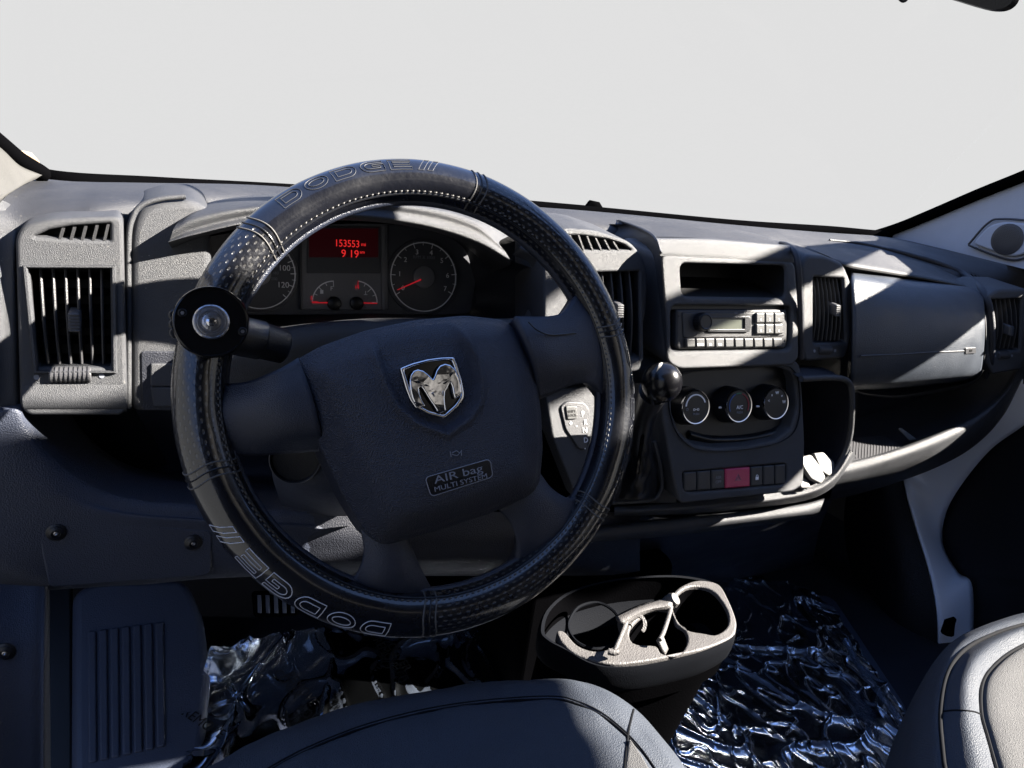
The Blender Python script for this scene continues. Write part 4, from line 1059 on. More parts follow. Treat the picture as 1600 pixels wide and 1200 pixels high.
# leather materials
def leather(name, perf):
    m = bpy.data.materials.new(name); m.use_nodes = True; M[name] = m
    nt = m.node_tree; N = nt.nodes; L = nt.links; b = N['Principled BSDF']
    b.inputs['Base Color'].default_value = (.004, .0045, .007, 1); b.inputs['Roughness'].default_value = .30 if not perf else .36
    b.inputs['Specular IOR Level'].default_value = .35
    b.inputs['Coat Weight'].default_value = .55; b.inputs['Coat IOR'].default_value = 1.65; b.inputs['Coat Roughness'].default_value = .07
    tcn = N.new('ShaderNodeTexCoord')
    n1 = N.new('ShaderNodeTexNoise'); n1.inputs['Scale'].default_value = 260; n1.inputs['Detail'].default_value = 4
    L.new(tcn.outputs['Object'], n1.inputs['Vector'])
    n2 = N.new('ShaderNodeTexNoise'); n2.inputs['Scale'].default_value = 22; n2.inputs['Detail'].default_value = 5; n2.inputs['Roughness'].default_value = .7
    L.new(tcn.outputs['Object'], n2.inputs['Vector'])
    rr = N.new('ShaderNodeMapRange'); rr.inputs['From Min'].default_value = .35; rr.inputs['From Max'].default_value = .7
    rr.inputs['To Min'].default_value = .20 if not perf else .24; rr.inputs['To Max'].default_value = .38
    L.new(n2.outputs['Fac'], rr.inputs['Value']); L.new(rr.outputs[0], b.inputs['Roughness'])
    bp = N.new('ShaderNodeBump'); bp.inputs['Strength'].default_value = .25; bp.inputs['Distance'].default_value = .001
    L.new(n1.outputs['Fac'], bp.inputs['Height'])
    # scuffs: pale broken scratches
    sc_ = N.new('ShaderNodeTexNoise'); sc_.inputs['Scale'].default_value = 90; sc_.inputs['Detail'].default_value = 8; sc_.inputs['Roughness'].default_value = .75
    L.new(tcn.outputs['Object'], sc_.inputs['Vector'])
    cmb = N.new('ShaderNodeMath'); cmb.operation = 'MULTIPLY'; L.new(sc_.outputs['Fac'], cmb.inputs[0]); L.new(n2.outputs['Fac'], cmb.inputs[1])
    ms = N.new('ShaderNodeMapRange'); ms.inputs['From Min'].default_value = .385 if perf else .42; ms.inputs['From Max'].default_value = .46 if perf else .50; ms.inputs['To Max'].default_value = .55
    L.new(cmb.outputs[0], ms.inputs['Value'])
    mxa = N.new('ShaderNodeMix'); mxa.data_type = 'RGBA'; mxa.inputs[6].default_value = (.004, .0045, .007, 1); mxa.inputs[7].default_value = (.05, .049, .047, 1)
    L.new(ms.outputs[0], mxa.inputs[0]); L.new(mxa.outputs[2], b.inputs['Base Color'])
    if perf:
        uvn = N.new('ShaderNodeUVMap'); uvn.uv_map = 'UVMap'
        # staggered dots: rows along v
        sx = N.new('ShaderNodeSeparateXYZ'); L.new(uvn.outputs[0], sx.inputs[0])
        def mth(op, a, b_=None):
            q = N.new('ShaderNodeMath'); q.operation = op
            if isinstance(a, (int, float)): q.inputs[0].default_value = a
            else: L.new(a, q.inputs[0])
            if b_ is not None:
                if isinstance(b_, (int, float)): q.inputs[1].default_value = b_
                else: L.new(b_, q.inputs[1])
            return q.outputs[0]
        vv = mth('MULTIPLY', sx.outputs['Y'], 1.0); uu = sx.outputs['X']
        row = mth('FLOOR', vv); par = mth('MODULO', row, 2.0)
        uo = mth('ADD', uu, mth('MULTIPLY', par, .5))
        fu = mth('SUBTRACT', mth('FRACT', uo), .5); fv = mth('SUBTRACT', mth('FRACT', vv), .5)
        d2 = mth('SQRT', mth('ADD', mth('MULTIPLY', fu, fu), mth('MULTIPLY', fv, fv)))
        dot = N.new('ShaderNodeMapRange'); dot.inputs['From Min'].default_value = .17; dot.inputs['From Max'].default_value = .25
        dot.inputs['To Min'].default_value = 1; dot.inputs['To Max'].default_value = 0
        L.new(d2, dot.inputs['Value'])
        m2 = N.new('ShaderNodeMix'); m2.data_type = 'RGBA'; L.new(dot.outputs[0], m2.inputs[0]); L.new(mxa.outputs[2], m2.inputs[6]); m2.inputs[7].default_value = (.045, .044, .043, 1)
        L.new(m2.outputs[2], b.inputs['Base Color'])
        inv = mth('MULTIPLY', dot.outputs[0], -1.2)
        hh = mth('ADD', inv, n1.outputs['Fac']); L.new(hh, bp.inputs['Height']); bp.inputs['Strength'].default_value = .6
    L.new(bp.outputs[0], b.inputs['Normal'])
leather('leather', False); leather('leather_perforated', True)
def cover(th0, th1, mat_, label):
    nth = int(abs(th1 - th0) / 1.0) + 1; nph = 40
    vs, uv = [], []
    for i in range(nth):
        th = th0 + (th1 - th0) * i / (nth - 1)
        for k in range(nph + 1):
            ph = 360 * k / nph
            wob = 1 + .012 * noise.noise(V((th * .12, ph * .02, 3.1)))
            vs.append(tor(th, ph, rw * wob))
            uv.append((th * pi / 180 * RW / .0082, ph * pi / 180 * rw / .0041))
    o = obj('cover_panel', vs, grid_faces(nth, nph + 1), mat_, W, angle=70, uvs=uv)
    o['label'] = label
    return o
cover(137, 75, 'leather', 'smooth black leather panel with lettering at the top')
cover(75, 17, 'leather_perforated', 'perforated panel at the upper right')
cover(17, -37, 'leather', 'smooth black leather panel at the right')
cover(-37, -95, 'leather_perforated', 'scuffed perforated panel at the lower right')
cover(-95, -163, 'leather', 'smooth black leather panel with lettering at the lower left')
cover(-163, -223, 'leather_perforated', 'perforated panel at the left')
for th in (137, 75, 17, -37, -95, -163):
    for k, dt in enumerate((-1.6, 0, 1.6)):
        vs, fs = tube_geo([tor(th + dt + .5 * sin(radians(p * 3)), p, rw + .0002) for p in range(-70, 200, 9)], .00075, 6)
        obj('seam', vs, fs, 'thread' if k != 1 else 'black_satin', W)
# stitching along the inner front of the rim
st_ = []
for i in range(210):
    th = i * 360 / 210
    st_.append(tube_geo([tor(th - .32, 130, rw + .0004), tor(th, 130.6, rw + .0010), tor(th + .32, 131, rw + .0004)], .00068, 5))
vs, fs = merge(st_); tag(obj('stitching', vs, fs, 'thread', W), kind='stuff')
tube('inner_seam', W, 'black_satin', [tor(i * 3, 138, rw + .0002) for i in range(120)], .0010, 6, closed=True)
# outline lettering, tops pointing outwards, read clockwise
def glyph(ch):
    def arc(cx, cy, rx, ry, a0, a1, n=10): return [(cx + rx * cos(radians(a0 + (a1 - a0) * i / n)), cy + ry * sin(radians(a0 + (a1 - a0) * i / n))) for i in range(n + 1)]
    if ch == 'D':
        o = [(0, 0)] + arc(.95, .5, .55, .5, -90, 90) + [(0, 1), (0, 0)]
        i = [(.25, .25)] + arc(.92, .5, .32, .25, -90, 90) + [(.25, .75), (.25, .25)]
        return [o, i]
    if ch == 'O':
        return [arc(.75, .5, .75, .5, 0, 360, 24), arc(.75, .5, .5, .25, 0, 360, 20)]
    if ch == 'G':
        o = arc(.6, .5, .6, .5, 90, 270) + [(1.5, 0), (1.5, .58), (.75, .58), (.75, .40), (1.25, .40), (1.25, .24)]
        o += arc(.62, .5, .36, .26, 270, 90) + [(1.45, .76), (1.45, 1), (.6, 1)]
        return [o]
    if ch == 'E':
        return [[(0, 0), (1.45, 0), (1.45, .22), (.25, .22), (.25, .40), (1.35, .40), (1.35, .60), (.25, .60), (.25, .78), (1.45, .78), (1.45, 1), (0, 1), (0, 0)]]
    if ch == '/':
        return [[(0, 0), (.35, 0), (.95, 1.15), (.6, 1.15), (0, 0)]]
def rim_word(th0, phc, label, mat_='print_dim', s_th=3.95, s_ph=23.0, lw=.00030):
    geo = []
    x = 0
    for ch in 'DODGE//':
        if ch == '/' : adv = .62
        else: adv = 1.85
        for line in glyph(ch):
            P_ = []
            for gx, gy in line:
                P_.append((x + gx, gy))
            # densify
            q = []
            for a_, b in zip(P_[:-1], P_[1:]):
                for t_ in (0, .5): q.append((a_[0] + (b[0] - a_[0]) * t_, a_[1] + (b[1] - a_[1]) * t_))
            q.append(P_[-1])
            pts = [tor(th0 - gx * s_th, phc + (.5 - gy) * s_ph * 1.6, rw + .0003) for gx, gy in q]
            geo.append(tube_geo(pts, lw, 5))
        x += adv
    vs, fs = merge(geo); o = obj('outline_lettering', vs, fs, mat_, W); o['label'] = label
rim_word(129, 58, 'outlined lettering on the top of the rim', 'thread_dim')
rim_word(11, 48, 'outlined lettering on the right of the rim', 'thread_dim')
rim_word(-105, 50, 'outlined lettering on the lower left of the rim', 'print_mid', 4.4, 29, .00038)
# ---- hub cover
HB = .028
hub_px = [(453, 568), (500, 541), (570, 516), (650, 499), (730, 492), (790, 499), (814, 520), (836, 566), (848, 640), (851, 700), (846, 756), (832, 774), (770, 802), (690, 828), (612, 851), (592, 850), (574, 834), (540, 778), (500, 692), (470, 620)]
hub_uv = fillet(FW.uvs(hub_px, HB), .006, 4)
n_h = 160
# resample evenly around the outline by angle
hc = FW.uv(655, 660, HB)
def hub_r(a_):
    d = V((cos(a_), sin(a_))); best = .1
    for i in range(len(hub_uv)):
        p = V(hub_uv[i]) - V(hc); q = V(hub_uv[(i + 1) % len(hub_uv)]) - V(hc)
        e = q - p; den = d.x * e.y - d.y * e.x
        if abs(den) < 1e-12: continue
        t_ = (p.x * e.y - p.y * e.x) / den; s = (p.x * d.y - p.y * d.x) / den
        if t_ > 0 and -1e-6 <= s <= 1 + 1e-6: best = t_
    return best
HR = [hub_r(2 * pi * k / n_h) for k in range(n_h)]
def hub_prof(s):
    pts = [(0, .0225), (.55, .0215), (.74, .0175), (.80, .0140), (.92, .0045), (.975, -.001), (1.0, -.006)]
    for (a_, wa), (b, wb) in zip(pts[:-1], pts[1:]):
        if s <= b:
            t_ = (s - a_) / (b - a_); return HB + wa + (wb - wa) * t_
    return HB - .006
def hub_w(u, v):
    d = V((u - hc[0], v - hc[1])); a_ = atan2(d.y, d.x) % (2 * pi)
    return hub_prof(min(1, d.length / HR[int(a_ / (2 * pi) * n_h) % n_h]))
rings = [(1.0, HB - .045), (1.0, HB - .010)] + [(s, None) for s in (1.0, .985, .96, .92, .86, .81, .78, .74, .69, .63, .55, .42, .28, .14, .01)]
# recessed channel that carries the emblem
chan_px = [(572, 490), (583, 530), (592, 566), (604, 602), (622, 636), (652, 661), (698, 677), (730, 655), (747, 630), (751, 600), (742, 560), (722, 510), (708, 470)]
chan = [V(p) for p in FW.uvs(chan_px, HB + .02)]
def chan_in(u, v):
    """signed distance to the channel outline: > 0 inside"""
    inside = False; dm = 9
    n = len(chan)
    for i in range(n):
        a_, b = chan[i], chan[(i + 1) % n]
        if (a_.y > v) != (b.y > v) and u < (b.x - a_.x) * (v - a_.y) / (b.y - a_.y) + a_.x: inside = not inside
        if i < n - 1:
            e = b - a_; t_ = max(0, min(1, (V((u, v)) - a_).dot(e) / e.length_squared)); dm = min(dm, (V((u, v)) - a_ - e * t_).length)
    return dm if inside else -dm
vs = []
HN = 320
for s, w in rings:
    for k in range(HN):
        a_ = 2 * pi * k / HN; x = k / HN * n_h; i0 = int(x) % n_h; f_ = x - int(x)
        r_ = HR[i0] * (1 - f_) + HR[(i0 + 1) % n_h] * f_
        vs.append((hc[0] + cos(a_) * r_ * s, hc[1] + sin(a_) * r_ * s, w if w is not None else hub_prof(s)))
# the face itself as a fine grid, so that the channel can be pressed into it
side = [FW.P(*p) for p in vs[:3 * HN]]
NR = 70
face = []
for j in range(NR + 1):
    s = 1 - j / NR * .998
    for k in range(HN):
        a_ = 2 * pi * k / HN; x = k / HN * n_h; i0 = int(x) % n_h; f_ = x - int(x)
        r_ = HR[i0] * (1 - f_) + HR[(i0 + 1) % n_h] * f_
        u, v = hc[0] + cos(a_) * r_ * s, hc[1] + sin(a_) * r_ * s
        ws_ = sum(hub_prof(min(1, max(0, s + q))) for q in (-.045, -.025, 0, .025, .045)) / 5
        c_ = chan_in(u, v)
        fade = min(1, max(0, (.93 - s) / .25))
        dip = fade * (-.0048 * min(1, max(0, (c_ - .0005) / .0050)) + .0022 * max(0, 1 - abs(c_ + .0015) / .0045))
        face.append(FW.P(u, v, ws_ + dip))
o = obj('airbag_cover', side[:2 * HN] + face, [(i * HN + k, i * HN + (k + 1) % HN, (i + 1) * HN + (k + 1) % HN, (i + 1) * HN + k) for i in range(NR + 2) for k in range(HN)], 'hub', W, angle=60)
hubo = o
ew = hub_w(*FW.uv(680, 600, HB + .02)) - .0048
FEm = FW.off(ew); FEm.wd = FEm.n
# ---- emblem
shield = [(625, 575), (645, 567), (668, 561), (690, 558), (710, 557.5), (716, 572), (722, 592), (726, 614), (725, 624), (716, 636), (694, 655), (668, 648), (650, 638), (641, 625), (634, 607)]
sin_ = [(632, 578), (650, 571), (672, 565), (692, 562.5), (706, 562.5), (711, 576), (717, 596), (720, 614), (719, 621), (712, 632), (694, 648), (672, 642), (655, 633), (647, 622), (640, 605)]
plate('emblem_frame', hubo, 'chrome', FEm, shield, [sin_], t=.006, bev=.0014, w=.0045, r=.002, seg=4)
plate('emblem_field', hubo, 'black_gloss', FEm, shield, t=.003, bev=.0005, w=.0012, r=.002)
Z = lambda x, y: (560 + x / 4.444, 520 + y / 4.444)
ram = [(520, 322), (490, 290), (455, 262), (415, 251), (385, 262), (365, 292), (357, 335), (360, 395), (372, 450), (392, 495), (420, 515), (468, 507), (446, 470), (428, 420), (424, 385), (436, 372), (452, 392), (475, 430), (498, 468), (525, 505), (550, 545), (572, 556), (598, 548), (612, 540), (606, 500), (603, 455), (606, 410), (622, 385), (640, 345), (652, 372), (660, 420), (672, 458), (700, 442), (722, 412), (716, 360), (700, 305), (672, 250), (640, 222), (605, 213), (568, 226), (545, 258), (532, 296)]
plate('horned_head', hubo, 'chrome_embossed', FEm, [Z(*p) for p in ram], t=.004, bev=.0013, w=.0060, r=.0006, seg=4)
for q in ([(375, 335), (420, 332), (440, 350), (405, 352)], [(585, 350), (630, 325), (610, 352), (592, 358)], [(448, 362), (470, 356), (498, 372), (470, 372)], [(630, 290), (660, 268), (655, 288), (635, 312)], [(385, 480), (420, 482), (450, 500), (415, 508)], [(565, 520), (590, 512), (600, 540), (572, 548)]):
    plate('emblem_facet', hubo, 'black_satin', FEm, [Z(*p) for p in q], t=.001, bev=.0002, w=.0061)
for q in ([(505, 420), (520, 412), (535, 440), (525, 446)], [(582, 408), (592, 400), (596, 428), (586, 432)]):
    plate('emblem_eye', hubo, 'steel', FEm, [Z(*p) for p in q], t=.001, bev=.0003, w=.0064)
# ---- airbag label and horn mark
lc = [(664, 748), (668, 742), (758, 719), (764, 722), (768, 742), (764, 748), (678, 774), (671, 771)]
def on_hub(px, py, d=.0004):
    u, v = FW.uv(px, py, HB + .019); return FW.P(u, v, hub_w(u, v) + d)
lcu = fillet(FW.uvs([(662, 746), (763, 717), (770, 745), (673, 776)], HB + .019), .004)
lcc = (sum(p[0] for p in lcu) / len(lcu), sum(p[1] for p in lcu) / len(lcu))
vs = []
for s in (1.0, .66, .33, .01):
    for u, v in lcu:
        a_, b = lcc[0] + (u - lcc[0]) * s, lcc[1] + (v - lcc[1]) * s; vs.append(FW.P(a_, b, hub_w(a_, b) + .0003))
obj('label_plate', vs, grid_faces(4, len(lcu), True), 'black_satin', hubo)
tube('label_border', hubo, 'print_dim', [FW.P(u, v, hub_w(u, v) + .0004) for u, v in lcu], .00042, 6, closed=True)
lw = hub_w(*FW.uv(716, 746, HB + .019)); FLb = FW.off(lw)
rr = ang(FLb, (680, 757), (760, 736))
# plane tilted to follow the cover there
text('airbag_lettering', hubo, 'print_dim', FLb, 'AIR bag', FLb.uv(716, 741), .0088, w=.0010, rot=rr, sx=1.55)
text('airbag_lettering', hubo, 'print_dim', FLb, 'MULTI SYSTEM', FLb.uv(720, 754), .0056, w=.0010, rot=rr, sx=1.3)
hh = [[(701, 705), (703, 714)], [(704, 710), (712, 712), (716, 708), (711, 704), (704, 708)], [(716, 708), (719, 703), (719, 712)]]
vs, fs = merge([tube_geo([on_hub(*p) for p in l_], .0004, 5) for l_ in hh]); obj('horn_symbol', vs, fs, 'print_dim', hubo)
# ---- spokes
def spoke(rows, label, nr=20, nc=24):
    o = net('spoke', W, 'spoke', rows, nr, nc, thick=.014); o['label'] = label; return o
def fw(px, py, w): u, v = FW.uv(px, py, w); return FW.P(u, v, w)
spoke([[fw(330, 612, -.012), fw(350, 606, -.002), fw(392, 602, .012), fw(430, 584, .024), fw(466, 562, .026)],
       [fw(330, 640, .000), fw(360, 636, .008), fw(400, 632, .020), fw(440, 622, .028), fw(485, 615, .030)],
       [fw(330, 672, .000), fw(365, 668, .006), fw(410, 668, .016), fw(450, 664, .024), fw(500, 665, .026)],
       [fw(335, 712, -.012), fw(366, 706, -.004), fw(400, 703, .000), fw(450, 698, .004), fw(515, 692, .006)]], 'left spoke')
spoke([[fw(800, 500, .024), fw(840, 500, .022), fw(870, 494, .014), fw(888, 474, .006), fw(902, 448, -.004)],
       [fw(815, 530, .030), fw(845, 530, .028), fw(885, 526, .018), fw(915, 508, .008), fw(935, 490, -.004)],
       [fw(830, 570, .028), fw(860, 570, .026), fw(895, 566, .016), fw(925, 560, .008), fw(950, 560, -.004)],
       [fw(835, 620, .010), fw(865, 606, .010), fw(892, 596, .006), fw(920, 602, .004), fw(952, 640, -.006)]], 'right spoke')
tube('spoke_crease', W, 'black_satin', [fw(826, 503, .0365), fw(840, 516, .038), fw(862, 523, .034), fw(900, 520, .023)], .0008, 6, n=20)
spoke([[fw(560, 800, .006), fw(572, 856, .006), fw(560, 892, .000), fw(535, 915, -.008), fw(520, 925, -.012)],
       [fw(590, 820, .012), fw(598, 866, .012), fw(596, 900, .008), fw(590, 925, -.002), fw(590, 940, -.010)],
       [fw(612, 830, .012), fw(622, 866, .012), fw(632, 900, .008), fw(640, 925, -.002), fw(640, 945, -.010)],
       [fw(625, 830, .004), fw(632, 856, .004), fw(650, 892, .000), fw(670, 918, -.008), fw(690, 930, -.012)]], 'lower left spoke')
spoke([[fw(780, 790, .004), fw(796, 810, .004), fw(806, 846, .002), fw(800, 876, -.004), fw(780, 905, -.012)],
       [fw(800, 780, .012), fw(822, 800, .012), fw(838, 830, .008), fw(846, 860, .0), fw(845, 885, -.010)],
       [fw(820, 760, .012), fw(846, 782, .012), fw(868, 806, .008), fw(884, 830, .0), fw(890, 850, -.010)],
       [fw(835, 740, .006), fw(856, 768, .006), fw(885, 780, .002), fw(915, 762, -.006), fw(935, 740, -.012)]], 'lower right spoke')
# inner plastic rim edge showing inside the cover
tube('inner_rim', W, 'spoke', [tor(i * 3, 175, rw * .93) for i in range(120)], .0038, 8, closed=True)

# ================================================================== SPINNER KNOB on the rim
SK = thing('spinner_knob', PD(330, 503, .50), 'round black knob with a silver centre clamped to the left of the steering wheel', 'knob')
kn_o = fw(330, 503, .045)
frk2 = Fr(kn_o, n=(-(kn_o - C0)).normalized() + FW.n * .45, up=FW.v)
Rk = .0262
lathe('disc', SK, 'black_gloss', frk2, [(Rk * .80, -.018), (Rk * .97, -.015), (Rk, -.010), (Rk, -.001), (Rk * .97, .001), (Rk * .93, .0012), (Rk * .91, 0), (.0003, 0)], 56)
lathe('silver_centre', SK, 'steel', frk2, [(.0125, 0), (.0125, .002), (.0115, .003), (.0105, .0022), (.0098, .0022), (.0092, .0036), (.0082, .0036), (.0076, .0026), (.0066, .0026), (.006, .0042), (.0045, .0046), (.0003, .0046)], 40)
lathe('centre_screw', SK, 'chrome', frk2, [(.0036, .0044), (.0034, .0055), (.002, .0060), (.0003, .0060)], 20)
for a_ in (0, 90):
    f5 = Fr(frk2.o, n=frk2.n, up=frk2.v)
    ca, sa = cos(radians(a_ + 20)), sin(radians(a_ + 20))
    vs = [f5.P(ca * x - sa * y, sa * x + ca * y, .0062) for x, y in ((-.0018, -.0004), (.0018, -.0004), (.0018, .0004), (-.0018, .0004))]
    obj('screw_slot', vs, [(0, 1, 2, 3)], 'duct', SK, smooth=False)
for px, py in [(285, 489), (379, 518), (332, 455)][:2]:
    c = frk2.uv(px, py)
    s_ = lathe('screw', SK, 'black_satin', frk2, [(.0032, -.0005), (.0032, .0012), (.0026, .002), (.0022, .0012), (.0003, .0012)], 18, c)
    lathe('screw_socket', s_, 'steel', frk2, [(.0014, .0012), (.0014, .0018), (.0003, .0018)], 6, c)
pa = frk2.P(.012, -.008, -.016)
pb = fw(400, 530, .012); pc = fw(446, 542, .005)
tube('arm', SK, 'black_satin', [pa, pa.lerp(pb, .6), pb, pb.lerp(pc, .15), pb.lerp(pc, .2), pc.lerp(pb, .08), pc], [.015, .0155, .0155, .0155, .0145, .0140, .0115], 20)
tube('clamp_post', SK, 'black_satin', [frk2.P(0, 0, -.012), fw(312, 520, 0)], .014, 16)
for k in range(3):
    p = fw(272 + k * .6, 492 + k * 14, .018)
    vs, fs = lathe_geo(Fr(p, n=frk2.n, up=frk2.v), [(.004, -.012), (.004, .0), (.003, .001), (.0003, .001)], 14); obj('clamp_nub', vs, fs, 'black_satin', SK)

# ================================================================== FOOTWELL
FT = Fr(PZ(200, 1050, -.74), n=(0, -.62, 1), up=(0, 1, .62))
DP = thing('footrest', PZ(200, 1195, -.86), 'dark blue grey ribbed footrest on the driver floor at the left', 'footrest')
plate('pad', DP, 'mat_rubber', FT, [(112, 925), (150, 905), (290, 903), (318, 960), (330, 1060), (310, 1260), (110, 1260)], t=.03, bev=.012, r=.02, seg=6)
for i in range(7):
    xt = 137 + i * 17.6; xb = 137 + i * 17.8
    yt = 986 - i * 2.2; yb = 1192 - i * 4.0
    plate('rib', DP, 'mat_rubber', FT, [(xt, yt), (xt + 13, yt - 2), (xb + 14.5, yb - 2), (xb + 1, yb)], t=.004, bev=.0022, w=.0035, r=.003)
plate('side_wall', DP, 'black_satin', FT, [(74, 900), (112, 900), (113, 1270), (74, 1270)], t=.02, bev=.003, w=-.01)
pdl = thing('brake_pedal', PZ(430, 960, -.60), 'dark ribbed brake pedal in the shade below the steering wheel', 'pedal')
fpd = Fr(PY(428, 945, .92), tilt=30)
plate('pad', pdl, 'rubber', fpd, [(394, 925), (466, 922), (468, 962), (398, 966)], t=.012, bev=.003, r=.006)
for i in range(5):
    plate('rib', pdl, 'mat_rubber', fpd, [(402 + i * 13, 930), (408 + i * 13, 930), (409 + i * 13, 958), (403 + i * 13, 958)], t=.003, bev=.0008, w=.002)
tube('arm', pdl, 'black_satin', [PY(430, 925, .925), PY(425, 880, .97), PY(430, 820, 1.02)], .008, 10)

# ---- clear film and mats on the floor
def film_mat(name, tint, rough, glossw, scale, strength, milk, ribs=0):
    m = bpy.data.materials.new(name); m.use_nodes = True; M[name] = m
    nt = m.node_tree; N = nt.nodes; L = nt.links; N.clear()
    o = N.new('ShaderNodeOutputMaterial'); tr = N.new('ShaderNodeBsdfTransparent'); tr.inputs[0].default_value = (*tint, 1)
    g = N.new('ShaderNodeBsdfGlossy'); g.inputs['Roughness'].default_value = rough; g.inputs['Color'].default_value = (.80, .88, 1, 1)  # pale blue of the sky highlights is put into the gloss colour
    fz = N.new('ShaderNodeFresnel'); fz.inputs['IOR'].default_value = 1.6
    mu = N.new('ShaderNodeMath'); mu.operation = 'MULTIPLY'; mu.inputs[1].default_value = glossw; mu.use_clamp = True
    tcn = N.new('ShaderNodeTexCoord'); n = N.new('ShaderNodeTexNoise'); n.inputs['Scale'].default_value = scale; n.inputs['Detail'].default_value = 5; n.inputs['Distortion'].default_value = .6
    bp = N.new('ShaderNodeBump'); bp.inputs['Strength'].default_value = strength; bp.inputs['Distance'].default_value = .004
    L.new(tcn.outputs['Object'], n.inputs['Vector'])
    hsrc = n.outputs['Fac']
    if ribs:
        wv = N.new('ShaderNodeTexWave'); wv.bands_direction = 'DIAGONAL'; wv.inputs['Scale'].default_value = 14; wv.inputs['Distortion'].default_value = 2.5; wv.inputs['Detail'].default_value = 2
        L.new(tcn.outputs['Object'], wv.inputs['Vector'])
        ad = N.new('ShaderNodeMath'); ad.operation = 'MULTIPLY_ADD'; ad.inputs[1].default_value = ribs
        L.new(wv.outputs['Fac'], ad.inputs[0]); L.new(hsrc, ad.inputs[2]); hsrc = ad.outputs[0]
    L.new(hsrc, bp.inputs['Height'])
    L.new(bp.outputs[0], g.inputs['Normal']); L.new(bp.outputs[0], fz.inputs['Normal'])
    L.new(fz.outputs[0], mu.inputs[0]); mx_ = N.new('ShaderNodeMixShader')
    df = N.new('ShaderNodeBsdfDiffuse'); df.inputs[0].default_value = (.30, .36, .48, 1)
    mm = N.new('ShaderNodeMixShader'); mm.inputs[0].default_value = milk
    L.new(tr.outputs[0], mm.inputs[1]); L.new(df.outputs[0], mm.inputs[2])
    L.new(mu.outputs[0], mx_.inputs[0]); L.new(mm.outputs[0], mx_.inputs[1]); L.new(g.outputs[0], mx_.inputs[2]); L.new(mx_.outputs[0], o.inputs[0])
film_mat('film', (.86, .90, .96), .15, .95, 90, .14, .13, .10)
film_mat('film_thin', (.84, .88, .95), .12, 1.1, 25, .06, .10)
def ridged(p, s, oc=3, sharp=12):
    """thin raised creases with flat film between them"""
    v = 0; a_ = 1; q = V(p) * s
    for k in range(oc):
        v += a_ * (1 - min(1, abs(noise.noise(q)) * 1.6)) ** sharp; q = q * 1.9 + V((3.1, 1.7, .4)); a_ *= .6
    return v
def sheet(name, rows, nr, nc, amp, scale, label, mat_='film', seed=0, fine=0):
    base = net_pts(rows, nr, nc)
    vs = []
    for i, p in enumerate(base):
        w = amp * (ridged(V((p.x, p.y * .8, p.z)) + V((seed, 0, 0)), scale)) + amp * fine * noise.noise(V((p.x, p.y, p.z + seed)) * scale * .8)
        r_, c_ = divmod(i, nc)
        e = min(r_, nr - 1 - r_, c_, nc - 1 - c_)
        vs.append(p + V((amp * .5 * noise.noise(p * 30), 0, w + (amp * .8 * noise.noise(p * 40) if e < 4 else 0))))
    o = obj(name, vs, grid_faces(nr, nc), mat_, angle=80)
    return tag(o, label, 'plastic film')
sheet('floor_film', [[PZ(330, 1010, -.70), PZ(420, 990, -.74), PZ(560, 985, -.78), PZ(720, 985, -.78), PZ(860, 980, -.80)],
    [PZ(305, 1090, -.78), PZ(420, 1080, -.80), PZ(560, 1080, -.80), PZ(720, 1080, -.80), PZ(860, 1075, -.80)],
    [PZ(280, 1230, -.80), PZ(400, 1240, -.82), PZ(560, 1240, -.82), PZ(720, 1240, -.82), PZ(860, 1240, -.82)]], 140, 200, .010, 5, 'crumpled clear plastic film with printed warning over the driver floor', 'film_thin', fine=1.2)
fm = thing('floor_mat', PZ(600, 1100, -.87), 'dark floor mat under the clear film on the driver side', 'floor mat')
frf = Fr(PZ(600, 1080, -.865), n=(0, 0, 1), up=(0, 1, 0))
plate('pad', fm, 'carpet', frf, [(330, 1030), (420, 960), (850, 950), (900, 1120), (860, 1300), (300, 1300)], t=.01, bev=.002, r=.01)
for s, px, py, rr in [('REMOVE', 470, 1085, -68), ('COVER', 448, 1078, -68), ('REMOVE', 602, 1030, -78), ('COVER', 622, 1035, -78), ('REMOVE', 318, 1140, -50)]:
    fz_ = Fr(PZ(px, py, -.79), n=(0, -.12, 1), up=(0, 1, 0))
    text('film_lettering', fm, 'duct', fz_, s, (0, 0), .020, w=.012, rot=rr, sx=.9)
# passenger side: ribbed rubber mat below glossy film
pm_ = thing('floor_mat', PZ(1240, 1100, -.88), 'ribbed rubber mat below glossy film on the passenger floor', 'floor mat')
frf2 = Fr(PZ(1240, 1050, -.868), n=(0, 0, 1), up=(0, 1, 0))
plate('pad', pm_, 'mat_rubber', frf2, [(1080, 925), (1300, 930), (1420, 1110), (1400, 1300), (1040, 1300), (1050, 1100)], t=.01, bev=.003, r=.03)
cmin = frf2.uv(1100, 960); cmax = frf2.uv(1390, 1180)
for j in range(9):
    for i in range(6):
        u = frf2.uv(1130 + i * 44 + j * 3, 1040)[0]; x = 1120 + i * 46 + j * 4; y = 970 + j * 26
        if x > 1335 + (y - 960) * .30: continue
        c = frf2.uv(x, y)
        plate('tread', pm_, 'mat_rubber', frf2, rect(c[0] - .018, c[0] + .016, c[1] - .005, c[1] + .005), t=.005, bev=.0015, w=.004, r=.003, px=False)
